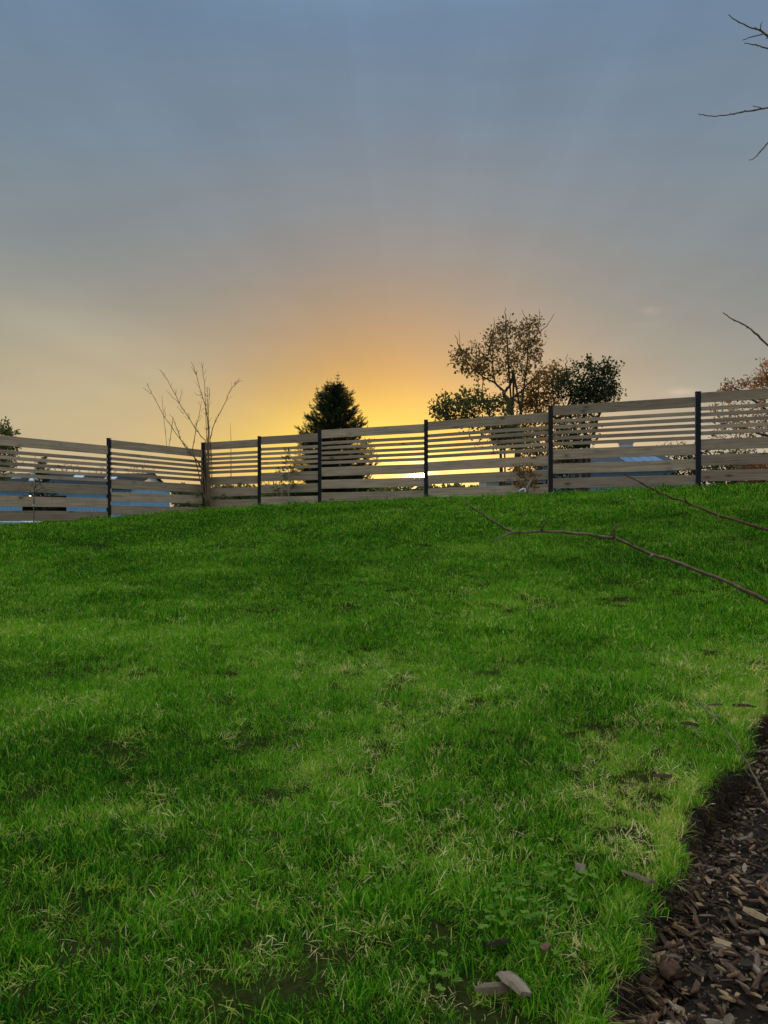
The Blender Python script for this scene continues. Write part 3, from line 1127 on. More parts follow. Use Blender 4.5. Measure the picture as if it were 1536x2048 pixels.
def grow(limbs, attract, wood, foliage, leaf_L, leaf_n, spread, twig_r=.006, drop=.0, bare=.0):
    """limbs: list of (points, r0, r1). Every attractor is joined to the nearest wood by a curved twig that carries leaves."""
    nodes = []
    for pts_, r0, r1 in limbs:
        pts_ = [Vector(p) for p in pts_]
        fine = []
        for i in range(len(pts_) - 1):
            for k in range(4):
                fine.append(pts_[i].lerp(pts_[i + 1], k / 4))
        fine.append(pts_[-1])
        fine = [fine[0]] + [p + rvec((fine[0] - fine[-1]).length * .006) for p in fine[1:]]
        wood.tube(fine, [r0 + (r1 - r0) * i / (len(fine) - 1) for i in range(len(fine))], 6)
        nodes += fine[2:]
    arr = np.array([tuple(n) for n in nodes])
    A = np.array([tuple(a) for a in attract])
    dmin = np.array([np.min(((arr - a) ** 2).sum(1)) for a in A])
    for i in np.argsort(dmin):
        a = Vector(A[i])
        dd = ((arr - A[i]) ** 2).sum(1)
        j = int(np.argmin(dd))
        s = Vector(arr[j])
        v = a - s
        if v.length < .02:
            continue
        c1 = s.lerp(a, .5) + rvec(v.length * .10) + Vector((0, 0, v.length * .08))
        ps = [s, s.lerp(c1, .55), c1, c1.lerp(a, .6), a]
        wood.tube(ps, [twig_r * 1.3, twig_r * 1.1, twig_r, twig_r * .8, twig_r * .5], 4, 0, False)
        arr = np.vstack([arr, [tuple(c1), tuple(ps[3]), tuple(a)]])
        if random.random() < bare:
            continue
        rr = random.random()
        for _ in range(leaf_n):
            f = random.uniform(.3, 1.05)
            b = c1.lerp(a, f) + rvec(spread)
            dr = (a - s).normalized() * .6 + rvec(.6) + Vector((0, 0, -drop))
            L = leaf_L * random.uniform(.6, 1.25)
            leaf(foliage, b, dr, L, L * random.uniform(.4, .6), 0, min(1, max(0, rr * .5 + random.random() * .5)))


def blobs(conv, D, lst, depth=1.0):
    """attractors inside ellipsoids given in pixels"""
    out = []
    for (cx, cy, rx, ry, n) in lst:
        for _ in range(n):
            while True:
                u, v, q = random.uniform(-1, 1), random.uniform(-1, 1), random.uniform(-1, 1)
                if u * u + v * v + q * q < 1: break
            px, py = conv(cx + u * rx, cy + v * ry)
            dd = D + q * depth * max(rx, ry) / 3.491 / F * D * 1.0
            out.append(at(px, py, dd))
    return out


z4 = lambda X_, Y_: (830 + X_ / 3.491, 600 + Y_ / 3.491)


def tree(name, label, cat, base, limbs, attract, leafm, L, n, spread, group=None, woodm='bark', twig_r=.006, drop=0, bare=0.0):
    root = empty(name, base)
    tag(root, label, cat, group)
    inv = -Vector(base)
    wd, fo = MB(), MB()
    limbs = [([Vector(p) + inv for p in pts_], r0, r1) for pts_, r0, r1 in limbs]
    attract = [a + inv for a in attract]
    grow(limbs, attract, wd, fo, L, n, spread, twig_r, drop, bare)
    wd.build('trunk', M[woodm], root, smooth=True)
    if fo.f:
        fo.build('crown', M[leafm], root)
    return root


def zl(pts_, D, jit=.0):
    return [at(*z4(*p), D + random.uniform(-jit, jit)) for p in pts_]


random.seed(51)
D = 22.0
b0 = at(*z4(725, 1250), D); b0.z = FIELD_Z
limbs = [([b0] + zl([(715, 1050), (685, 850), (652, 730), (622, 640)], D), .10, .055),
         (zl([(622, 640), (560, 580), (480, 540), (400, 480), (330, 390), (300, 300), (275, 240)], D, .4), .036, .006),
         (zl([(622, 640), (668, 590), (685, 500), (680, 800), (650, 330), (635, 200), (630, 110), (627, 55)], D, .25), .045, .005),
         (zl([(685, 490), (740, 800), (790, 330), (850, 240), (920, 180), (970, 98)], D, .4), .032, .005),
         (zl([(650, 700), (740, 640), (820, 560), (880, 480)], D, .4), .035, .008),
         (zl([(640, 720), (560, 700), (450, 700)], D, .4), .03, .008),
         (zl([(790, 330), (800, 220), (775, 130), (745, 65)], D, .3), .018, .005),
         (zl([(850, 240), (870, 150), (868, 62)], D, .2), .012, .004),
         (zl([(330, 390), (315, 320), (308, 215)], D, .2), .010, .004),
         (zl([(560, 580), (540, 440), (520, 320), (555, 210), (550, 125)], D, .4), .022, .005),
         (zl([(630, 200), (660, 140), (668, 90)], D, .2), .009, .004),
         (zl([(480, 540), (450, 800), (430, 310), (365, 290)], D, .3), .014, .005)]
att = blobs(z4, D, [(390, 430, 130, 95, 80), (320, 380, 60, 60, 28), (560, 300, 75, 110, 60), (635, 170, 48, 70, 20), (800, 250, 95, 120, 78), (720, 420, 150, 110, 80),
                    (520, 480, 100, 75, 46), (845, 390, 50, 75, 24), (830, 150, 60, 50, 14), (450, 500, 90, 50, 26), (640, 520, 90, 90, 20), (610, 350, 250, 190, 105), (690, 210, 150, 110, 40)], .9)
tree('oak_tree', 'tall thin crowned oak with browning leaves and a forked trunk behind the fence', 'tree', b0, limbs, att, 'oak_leaf', .10, 4, .085, 'trees beyond the fence')

random.seed(52)
D = 21.0
b0 = at(*z4(450, 1200), D); b0.z = FIELD_Z
b0 = at(*z4(600, 1250), D); b0.z = FIELD_Z
limbs = [([b0] + zl([(590, 1000), (470, 850), (330, 760), (200, 700)], D, .2), .04, .01), ([b0] + zl([(600, 980), (530, 800), (470, 680), (430, 620)], D, .2), .035, .008),
         ([b0] + zl([(620, 980), (630, 800), (600, 690)], D, .3), .03, .008), (zl([(320, 760), (180, 760), (80, 715)], D, .2), .012, .003)]
att = blobs(z4, D, [(300, 735, 140, 70, 95), (190, 780, 65, 60, 34), (450, 720, 100, 80, 70), (600, 730, 90, 70, 50), (330, 830, 160, 70, 60), (560, 850, 150, 90, 60),
                    (560, 980, 160, 80, 36), (620, 900, 160, 60, 70), (700, 1000, 170, 70, 60), (120, 745, 40, 30, 6), (210, 680, 25, 40, 6), (330, 640, 20, 40, 5), (430, 640, 30, 40, 8)], .9)
tree('olive_shrub', 'low spreading olive green shrub at the foot of the forked oak', 'shrub', b0, limbs, att, 'olive_leaf', .10, 6, .085, 'trees beyond the fence')

random.seed(53)
D = 22.6
b0 = at(*z4(850, 1250), D); b0.z = FIELD_Z
limbs = [([b0] + zl([(850, 1000), (830, 800), (860, 620), (930, 520)], D, .35), .04, .008), ([b0] + zl([(800, 980), (740, 800), (740, 660)], D, .5), .03, .006),
         ([b0] + zl([(950, 980), (960, 780), (960, 640), (985, 470)], D, .5), .03, .006)]
att = blobs(z4, D, [(820, 600, 130, 120, 90), (760, 710, 120, 80, 70), (950, 560, 110, 100, 75), (900, 720, 140, 90, 85), (800, 860, 200, 90, 70), (960, 470, 50, 50, 14),
                    (850, 980, 220, 110, 130), (1000, 900, 110, 120, 90), (660, 960, 150, 90, 60), (900, 1080, 180, 60, 60)], .9)
tree('rusty_tree', 'rust brown leaved tree filling the gap between oak and dark bush', 'tree', b0, limbs, att, 'rust_leaf', .10, 6, .10, 'trees beyond the fence')

random.seed(54)
D = 21.6
b0 = at(*z4(1180, 1250), D); b0.z = FIELD_Z
limbs = [([b0] + zl([(1180, 1000), (1190, 800), (1220, 640), (1240, 480)], D, .2), .08, .01), ([b0] + zl([(1230, 980), (1290, 780), (1340, 640), (1420, 490)], D, .3), .06, .006),
         ([b0] + zl([(1120, 980), (1090, 780), (1080, 620), (1060, 480), (1058, 375)], D, .2), .06, .005), (zl([(1290, 780), (1380, 710), (1440, 690)], D, .2), .014, .003)]
att = blobs(z4, D, [(1060, 600, 110, 110, 90), (1230, 570, 110, 100, 100), (1315, 620, 85, 100, 90), (1160, 660, 110, 70, 80), (1350, 500, 50, 55, 26), (1220, 480, 40, 50, 20),
                    (1330, 470, 30, 40, 12), (1120, 480, 30, 50, 14), (1130, 860, 160, 150, 110), (1240, 700, 140, 60, 70), (1120, 1000, 110, 80, 90), (1080, 1090, 100, 60, 40), (1345, 445, 12, 30, 5), (1222, 425, 14, 30, 5), (1415, 480, 15, 25, 5), (1400, 600, 40, 40, 12), (1400, 660, 35, 30, 9)], .9)
tree('evergreen_bush', 'dark green bushy evergreen rounding off the right end of the clump', 'bush', b0, limbs, att, 'dark_leaf', .085, 8, .085, 'trees beyond the fence')

random.seed(55)
D = 19.5
P = lambda pts_, D_, j=.0: [at(x, y, D_ + random.uniform(-j, j)) for x, y in pts_]
ident = lambda a, b: (a, b)


def pblobs(D_, lst, depth=1.0):
    out = []
    for (cx, cy, rx, ry, n) in lst:
        for _ in range(n):
            while True:
                u, v, q = random.uniform(-1, 1), random.uniform(-1, 1), random.uniform(-1, 1)
                if u * u + v * v + q * q < 1: break
            out.append(at(cx + u * rx, cy + v * ry, D_ + q * depth * max(rx, ry) / F * D_))
    return out


b0 = at(1570, 1000, D); b0.z = FIELD_Z
limbs = [([b0] + P([(1570, 900), (1565, 800), (1555, 740), (1560, 690)], D, .1), .09, .012), (P([(1568, 860), (1520, 810), (1480, 780), (1445, 765)], D, .3), .04, .005),
         (P([(1567, 880), (1500, 860), (1450, 850), (1425, 840)], D, .3), .035, .005), (P([(1565, 800), (1530, 750), (1520, 725)], D, .3), .03, .005),
         (P([(1568, 820), (1620, 760), (1650, 720)], D, .3), .04, .006)]
att = pblobs(D, [(1500, 775, 55, 24, 60), (1540, 750, 35, 35, 60), (1460, 790, 28, 22, 26), (1500, 830, 85, 34, 80), (1480, 870, 70, 30, 50), (1600, 760, 70, 70, 90), (1550, 820, 70, 50, 50)])
tree('copper_tree', 'copper leaved tree rising over the fence at the right edge', 'tree', b0, limbs, att, 'red_leaf', .075, 8, .07, 'trees beyond the fence')

random.seed(56)
D = 30.0
b0 = at(-20, 1000, D); b0.z = FIELD_Z
limbs = [([b0] + P([(-18, 940), (-15, 880), (-12, 850)], D, .1), .12, .02), (P([(-18, 920), (10, 890), (22, 872)], D, .2), .04, .008), (P([(-18, 940), (15, 915), (32, 905)], D, .2), .04, .008)]
att = pblobs(D, [(-5, 870, 32, 26, 80), (10, 900, 28, 30, 80), (0, 935, 36, 26, 70), (-50, 890, 40, 50, 60)])
tree('ivy_tree', 'round dark tree cut by the left edge above the fence', 'tree', b0, limbs, att, 'olive_leaf', .13, 9, .12, 'trees beyond the fence')

# low hedge bushes seen through the right-hand bays
for k, (px, py, D, rx, ry, lm, lab, n) in enumerate(((1385, 925, 26, 50, 34, 'dark_leaf', 'low dark hedge bush seen between the lower boards beside the blue grey bungalow', 150),
                                                    (1470, 925, 23, 60, 24, 'olive_leaf', 'low green hedge bush behind the last fence bay on the right', 170),
                                                    (1520, 940, 21.5, 40, 20, 'red_leaf', 'low reddish shrub under the copper leaved tree', 110),
                                                    (1125, 925, 25, 32, 30, 'dark_leaf', 'low dark shrub behind the fence post left of the bungalow', 100))):
    random.seed(60 + k)
    b0 = at(px, 1000, D); b0.z = FIELD_Z
    limbs = [([b0] + P([(px, 960), (px, py)], D, .1), .05, .01), ([b0] + P([(px + rx * .5, 955), (px + rx * .6, py)], D, .3), .03, .006), ([b0] + P([(px - rx * .5, 955), (px - rx * .6, py)], D, .3), .03, .006)]
    att = pblobs(D, [(px, py, rx, ry, n), (px, py + ry, rx, ry, n // 2), (px, py + 2 * ry, rx, ry, n // 2)])
    tree('hedge_bush', lab, 'bush', b0, limbs, att, lm, .09, 9, .10, 'hedge bushes beyond the fence')


# ---- conifers
def shoot(mb, p, d, L, wd, r=None):
    """needle-clad shoot: two crossed tapered vanes with a ragged edge"""
    d = d.normalized()
    s = d.orthogonal().normalized()
    s = Matrix.Rotation(random.uniform(0, 3.14), 3, d) @ s
    n = d.cross(s)
    r = random.random() if r is None else r
    for q in (s, n):
        for k in range(4):
            f = k / 4
            b = p + d * L * f
            ln = wd * (1 - .45 * f)
            for sg in (-1, 1):
                tip = b + q * sg * ln + d * ln * 1.1
                mb.add([b - d * L * .05, b + d * L * .10, tip], [(0, 1, 2)], 0, r)
    mb.add([p, p + d * L * 1.12, p + s * wd * .12 + d * L * .5], [(0, 1, 2)], 0, r)


def conifer(name, label, base, H, prof, nb, mat, leaders, sl=.16, sw=.035, group=None, seed=1):
    random.seed(seed)
    root = empty(name, base)
    tag(root, label, 'conifer', group)
    wd, fo = MB(), MB()
    wd.tube([(0, 0, 0), (.02, 0, H * .5), (0, 0, H * .97)], [.11 * H / 5, .06 * H / 5, .008], 7)
    hs = [p[0] for p in prof]; rs = [p[1] for p in prof]
    for i in range(nb):
        f = random.random() ** .9
        h = H * f
        rad = float(np.interp(f, hs, rs)) * random.uniform(.62, 1.16)
        az = i * 2.39996 + random.uniform(-.4, .4)
        d = Vector((math.cos(az), math.sin(az), 0))
        st = Vector((0, 0, max(.05, h - rad * .25)))
        end = d * rad + Vector((0, 0, h + rad * random.uniform(.0, .28)))
        mid = st.lerp(end, .55) - Vector((0, 0, rad * .08))
        wd.tube([st, mid, end], [.014, .010, .004], 4, 0, False)
        n = max(3, int(rad / .07))
        for k in range(n):
            q = (k + random.random()) / n
            q = .25 + .75 * q
            b = (st.lerp(mid, q / .55) if q < .55 else mid.lerp(end, (q - .55) / .45)) + rvec(.012)
            dd = (end - st).normalized() * .7 + rvec(.55) + Vector((0, 0, .25))
            shoot(fo, b, dd, sl * random.uniform(.6, 1.2), sw * random.uniform(.7, 1.2))
        shoot(fo, end - d * .02, d * .6 + Vector((0, 0, .5)) + rvec(.2), sl * 1.1, sw)
    for (x, z0, z1, y) in leaders:
        p0, p1 = Vector((x * .6, y, z0)), Vector((x, y, z1))
        wd.tube([p0, p0.lerp(p1, .5), p1], [.014, .009, .003], 4, 0, False)
        m = int((z1 - z0) / .10)
        for k in range(m):
            f = (k + .3) / m
            c = p0.lerp(p1, f)
            for j in range(4):
                a = k * .8 + j * 1.571 + random.uniform(-.3, .3)
                ln = sl * (1.15 - .75 * f) * random.uniform(.7, 1.3)
                shoot(fo, c, Vector((math.cos(a), math.sin(a), random.uniform(.3, .9))), ln, sw * .7)
        shoot(fo, p1 - Vector((0, 0, .04)), Vector((0, 0, 1)), sl * .8, sw * .35)
    wd.build('trunk', M['bark'], root, smooth=True)
    fo.build('crown', M[mat], root)
    return root


D = 24.0
cb0 = at(668, 1000, D); cb0.z = FIELD_Z
Hc = float(at(668, 775, D).z - FIELD_Z)
lz = lambda py: float(at(0, py, D).z - FIELD_Z)
lx = lambda px: float(at(px, 0, D).x - cb0.x)
conifer('spruce_tree', 'dense dark spruce with several spiky leaders standing behind the middle of the fence', cb0, Hc,
        [(0, 1.0), (.35, 1.24), (.50, 1.22), (.66, 1.06), (.76, .94), (.86, .72), (.94, .46), (1, .20)], 1150, 'needle',
        [(lx(676), lz(800), lz(748), 0), (lx(654), lz(810), lz(760), .1), (lx(634), lz(830), lz(775), -.1), (lx(706), lz(825), lz(778), .1), (lx(618), lz(840), lz(806), .1),
         (lx(688), lz(805), lz(768), -.1), (lx(663), lz(805), lz(764), -.2), (lx(722), lz(850), lz(828), 0), (lx(694), lz(812), lz(780), .2)], .17, .045, 'trees beyond the fence', 71)
D = 36.0
cb1 = at(86, 1000, D); cb1.z = FIELD_Z
conifer('spruce_tree', 'small conifer in front of the barn roof seen through the left fence slats', cb1, float(at(86, 917, D).z - FIELD_Z),
        [(0, .5), (.5, .5), (.75, .36), (.9, .2), (1, .05)], 190, 'needle', [], .2, .06, 'trees beyond the fence', 72)

# the two thin saplings in front of the fence
for k, (px, tip, lab, nb) in enumerate(((577, 905, 'taller thin feathery sapling in front of the fence left of the spruce', 26), (563, 935, 'shorter thin feathery sapling just left of its taller twin', 18))):
    random.seed(75 + k)
    a = (px - 768) / F
    yy = float(fence_depth(a)) - .30
    b = Vector((a * yy, yy, float(gz(a * yy, yy))))
    root = empty('sapling', b)
    tag(root, lab, 'sapling', 'young trees planted along the fence')
    st, fo = MB(), MB()
    H = float(at(px, tip, yy).z - b.z)
    st.tube([(0, 0, -.05), (.01, 0, H * .4), (-.01, .01, H * .8), (.02, 0, H)], [.011, .009, .006, .003], 5)
    for i in range(nb):
        f = random.uniform(.34, 1.0)
        az = i * 2.4
        ln = (.34 * (1.1 - f) + .07) * random.uniform(.6, 1.1)
        p0 = Vector((0, 0, H * f)); p1 = p0 + Vector((math.cos(az) * ln, math.sin(az) * ln * .6, random.uniform(-.08, .12)))
        st.tube([p0, p1], [.003, .0015], 3, 0, False)
        for q in range(6):
            shoot(fo, p0.lerp(p1, random.uniform(.2, 1)), (p1 - p0).normalized() + rvec(.5), random.uniform(.05, .10), .022)
    st.build('stem', M['cane'], root)
    fo.build('foliage', M['needle_soft'], root)


# ---- bare multi-stem shrub at the corner post
def stem_set(root, D0, base, lists, r0, r1, mat, scale, seed, twigs=5, tw=(.08, .30), sway=.25):
    random.seed(seed)
    for pts_ in lists:
        mb = MB()
        d_ = random.uniform(-sway, sway)
        P3 = []
        for i, (x, y) in enumerate(pts_):
            px, py = scale(x, y)
            P3.append(at(px, py, D0 + d_ * i / len(pts_)) - base)
        fine = []
        for i in range(len(P3) - 1):
            for k in range(3):
                fine.append(P3[i].lerp(P3[i + 1], k / 3) + rvec(.006))
        fine.append(P3[-1])
        m = len(fine)
        rad = [r0 + (r1 - r0) * (i / (m - 1)) for i in range(m)]
        mb.tube(fine, rad, 5)
        tot = (fine[-1] - fine[0]).length
        for _ in range(int(twigs * max(.4, tot))):
            i = random.randint(int(m * .45), m - 2)
            d = (fine[i + 1] - fine[i]).normalized() + rvec(.55)
            d.z = abs(d.z) + .3
            ln = random.uniform(*tw)
            q = fine[i] + d.normalized() * ln * .5 + rvec(.01)
            mb.tube([fine[i], q, fine[i] + d.normalized() * ln], [rad[i] * .55, rad[i] * .45, r1 * .6], 4, 0, False)
        mb.build('stem', M[mat], root, smooth=True)


z2 = lambda x, y: (260 + x / 3.84, 700 + y / 3.84)
D = 20.15
bb = at(416, 1017, D); bb.z = float(gz(bb.x, bb.y)) - .03
root = empty('bare_shrub', bb)
tag(root, 'tall leafless multi stemmed shrub fanning out in front of the corner post', 'shrub', 'young trees planted along the fence')
stem_set(root, D, bb, [
    [(590, 1210), (560, 1080), (555, 930), (520, 860), (450, 765), (380, 680), (270, 520), (165, 335), (135, 255)],
    [(592, 1210), (575, 1000), (530, 860), (440, 770), (385, 680), (330, 520), (290, 800), (245, 355)],
    [(596, 1210), (592, 900), (575, 690), (500, 600), (380, 410), (290, 230), (230, 150)],
    [(600, 1210), (604, 900), (598, 690), (600, 560), (596, 400), (594, 285)],
    [(602, 1210), (596, 850), (602, 600), (585, 450), (550, 340), (510, 190), (470, 90)],
    [(604, 1210), (606, 900), (600, 640), (590, 800), (572, 250), (550, 90)],
    [(606, 1210), (618, 900), (615, 690), (650, 560), (720, 430), (780, 290), (850, 230)],
    [(598, 1210), (540, 1000), (480, 760), (505, 620), (525, 520), (550, 390)],
    [(608, 1210), (630, 950), (622, 760), (600, 520), (612, 290)]], .017, .0045, 'twig_grey', z2, 81, 5, (.06, .22))
stem_set(root, D, bb, [[(165, 340), (130, 312), (95, 290)], [(380, 410), (330, 365), (280, 310)], [(382, 405), (392, 350), (405, 300)], [(412, 492), (385, 460), (360, 430)],
                       [(800, 262), (825, 240), (838, 218)], [(550, 340), (520, 350), (490, 320)], [(268, 515), (268, 470), (270, 430)], [(510, 190), (485, 150), (465, 130)]],
         .007, .003, 'twig_grey', z2, 82, 3, (.04, .10), .05)
# dark bundle of old stems tied round the corner post
random.seed(83)
mb = MB()
for k in range(7):
    x0 = random.uniform(-.11, .02); x1 = random.uniform(-.13, 0)
    mb.tube([(x0, .0, .0), ((x0 + x1) / 2 - .02, .05, .6), (x1, .08, 1.2), (x1 + .02, .1, 1.62)], [.018, .016, .012, .005], 5)
mb.build('old_stems', M['bark'], root, smooth=True)

# thin lone shoot behind the first bay, seen above the board
D = 21.5
bt = at(463, 1000, D); bt.z = FIELD_Z + .6
mb = MB()
mb.tube([Vector((0, 0, -.7)), at(462, 920, D) - bt, at(462, 880, D) - bt, at(460.5, 845, D) - bt], [.02, .012, .007, .003], 5)
tag(mb.build('bare_sapling', M['twig_grey'], None, True, bt), 'single leafless shoot poking above the first bay right of the corner', 'sapling')

# staked sapling in front of the left run
random.seed(84)
a = (67 - 768) / F
yy = float(fence_depth(a)) - .28
bs_ = Vector((a * yy, yy, float(gz(a * yy, yy))))
root = empty('staked_sapling', bs_)
tag(root, 'drooping leafless sapling tied to a pale cane in front of the left fence run', 'sapling', 'young trees planted along the fence')
mb = MB()
top = at(70.5, 912, yy) - bs_
mb.tube([(0, 0, -.1), top * .5 + Vector((-.01, 0, 0)), top], [.012, .011, .007], 6)
mb.build('stake', M['cane'], root)
mb = MB()
mb.tube([(.015, -.02, -.03), (.02, -.02, .5), (.03, -.02, .78), (.06, -.02, .92)], [.009, .008, .006, .004], 5)
for k in range(11):
    az = random.uniform(0, 6.28)
    s0 = Vector((.03, -.02, random.uniform(.68, .92)))
    ln = random.uniform(.15, .45) * (1.5 if math.cos(az) > 0 else .8)
    d = Vector((math.cos(az), -abs(math.sin(az)) * .5, 0))
    mb.tube([s0, s0 + d * ln * .5 + Vector((0, 0, .10)), s0 + d * ln + Vector((0, 0, -.08)), s0 + d * ln * 1.15 + Vector((0, 0, -.2))], [.005, .004, .003, .0015], 4, 0, False)
mb.build('stem', M['bark'], root)
mb = MB()
mb.box((0.008, -.012, .45), (.05, .02, .03))
mb.build('tie', M['white_plastic'], root)

# rusty shrub and cane before bay five
random.seed(85)
D = 16.35
b0 = at(1050, 988, D); b0.z = float(gz(b0.x, b0.y)) - .02
limbs = [([b0] + P([(1052, 965), (1048, 940)], D, .1), .012, .005), ([b0] + P([(1060, 965), (1068, 945), (1074, 932)], D, .1), .010, .004), ([b0] + P([(1040, 968), (1030, 950)], D, .1), .010, .004)]
att = pblobs(D, [(1050, 946, 26, 13, 46), (1035, 938, 16, 8, 14), (1062, 936, 14, 7, 12), (1045, 972, 22, 10, 16), (1066, 970, 10, 8, 10)], .8)
tree('rusty_shrub', 'small half dead shrub with rusty leaves in front of the fence', 'shrub', b0, limbs, att, 'rust_leaf', .055, 6, .03, 'young trees planted along the fence', 'twig_grey', .003)
p0, p1 = at(1053, 976, D - .25), at(1074, 934, D - .05)
root = empty('leaning_cane', p0)
tag(root, 'thin pale cane with a white hooked end leaning in the rusty shrub', 'cane')
mb = MB()
mb.tube([(0, 0, 0), (p1 - p0) * .5 + Vector((.012, 0, 0)), p1 - p0], [.009, .008, .006], 5)
mb.tube([(.03, .02, .02), (p1 - p0) * .8 + Vector((.04, .02, -.02))], [.006, .005], 5)
mb.build('cane', M['cane'], root)
mb = MB()
mb.tube([at(x, y, D - .25) - p0 for x, y in ((1037, 984), (1041, 980), (1046, 978), (1050, 978), (1050.5, 982), (1049, 987))], [.016, .018, .02, .02, .018, .014], 6)
mb.build('hooked_end', M['white_plastic'], root, smooth=True)

# far bare trees and hedge
for k, (px, py, D, wdt, lab) in enumerate(((135, 926, 58, 34, 'distant leafless tree between the barn ridge and the left slats'),
                                           (205, 930, 66, 36, 'distant leafless tree over the barn roof left of the second post'),
                                           (285, 925, 60, 30, 'distant leafless tree above the barn gable end'),
                                           (480, 958, 62, 34, 'distant leafless tree through the bay right of the corner post'),
                                           (545, 945, 70, 26, 'distant leafless tree behind the feathery saplings'),
                                           (1345, 880, 40, 40, 'leafless far tree behind the bungalow roof'))):
    random.seed(90 + k)
    b0 = at(px, 1020, D); b0.z = FIELD_Z
    base_y = 1000
    limbs = [([b0] + P([(px, 985), (px + 2, (985 + py) / 2), (px + random.uniform(-6, 6), py + 8)], D, .1), .10, .02)]
    for s in (-1, 1, -.5, .5):
        limbs.append((P([(px, 985 - random.uniform(0, 15)), (px + s * wdt * .5, py + 25), (px + s * wdt * .8, py + 10)], D, .4), .05, .012))
    att = pblobs(D, [(px, py + 22, wdt, 24, 90)], 1.0)
    tree('bare_tree', lab, 'tree', b0, limbs, att, 'rust_leaf', .1, 2, .2, 'far leafless trees', 'bark', .014, 0, .8)
random.seed(97)
hd = MB()
for _ in range(5200):
    px = random.uniform(350, 1010)
    D = random.uniform(55, 66)
    topy = 984 - 7 * float(vnoise(px * .03, 0, 5)) - 5 * float(vnoise(px * .12, 0, 6))
    py = topy + random.random() ** 1.3 * 36
    p = at(px, py, D)
    for _k in range(2):
        leaf(hd, p + rvec(.15), rvec(1), random.uniform(.25, .5), random.uniform(.15, .25))
tag(hd.build('far_hedge', M['olive_leaf']), 'dark far hedge along the horizon below the sun', 'hedge', kind='stuff')


# ------------------------------------------------------------------ barn
def corrugated(L, H, pitch=.2, amp=.035):
    """upright ribbed sheet of length L along x, front towards -y"""
    mb = MB()
    n = max(1, int(round(L / pitch)))
    xs, dy = [], []
    for i in range(n):
        x0 = L * i / n
        q = L / n
        for f, o in ((0, 0), (.3, 0), (.42, -amp), (.86, -amp)):
            xs.append(x0 + q * f); dy.append(o)
    xs.append(L); dy.append(0)
    for x, d in zip(xs, dy):
        mb.v += [(x, d, 0), (x, d, H)]
    for i in range(len(xs) - 1):
        mb.face([2 * i, 2 * i + 2, 2 * i + 3, 2 * i + 1], 0, .5)
    return mb


barn = empty('metal_barn', (-20, 43.5, FIELD_Z))
tag(barn, 'long low barn of pale blue ribbed sheet with dark roof behind the left fence', 'barn')
YF, YBk, XR, XLb = 40.0, 47.0, -13.1, -31.0
ZE, ZR = 2.45, 3.28
dl, dr = (45 - 768) / F * YF, (133 - 768) / F * YF
hw = ZE - FIELD_Z
rel = lambda x, y, z: (x + 20, y - 43.5, z - FIELD_Z)
corrugated(dl - XLb, hw).build('wall_sheet', M['clad'], barn, loc=rel(XLb, YF, FIELD_Z))
corrugated(XR - dr, hw).build('wall_sheet', M['clad'], barn, loc=rel(dr, YF, FIELD_Z))
corrugated(dr - dl, .50).build('wall_sheet', M['clad'], barn, loc=rel(dl, YF, ZE - .50))
g_ = corrugated(YBk - YF, hw).build('wall_sheet', M['clad'], barn, loc=rel(XR, YF, FIELD_Z))
g_.rotation_euler = (0, 0, R(90))
mb = MB()
mb.add([rel(XR + .0, YF, ZE), rel(XR + .0, YBk, ZE), rel(XR + .0, (YF + YBk) / 2, ZR - .05)], [(0, 1, 2)])
mb.add([rel(XR - .05, YF, ZE), rel(XR - .05, YBk, ZE), rel(XR - .05, (YF + YBk) / 2, ZR - .05)], [(0, 2, 1)])
mb.build('gable', M['trim'], barn)
mb = MB()
mb.box(rel((dl + dr) / 2, YF + 2.5, FIELD_Z + 1.25), (dr - dl + 1.5, .05, 2.5))
mb.box(rel(dl - .1, YF + 1.25, FIELD_Z + 1.25), (.05, 2.5, 2.5))
mb.box(rel(dr + .1, YF + 1.25, FIELD_Z + 1.25), (.05, 2.5, 2.5))
mb.box(rel((dl + dr) / 2, YF + 1.25, FIELD_Z + 2.56), (dr - dl + 1.5, 2.4, .05))
mb.build('doorway', M['interior'], barn)
mb = MB()
mb.box(rel(XLb + 1, YBk, FIELD_Z + hw / 2), (2, .05, hw))
mb.box(rel((XLb + XR) / 2, YBk - .02, FIELD_Z + hw / 2), (XR - XLb, .05, hw - .02))
mb.box(rel(XLb, (YF + YBk) / 2, FIELD_Z + hw / 2), (.05, YBk - YF - .1, hw))
mb.build('back_wall', M['clad'], barn)
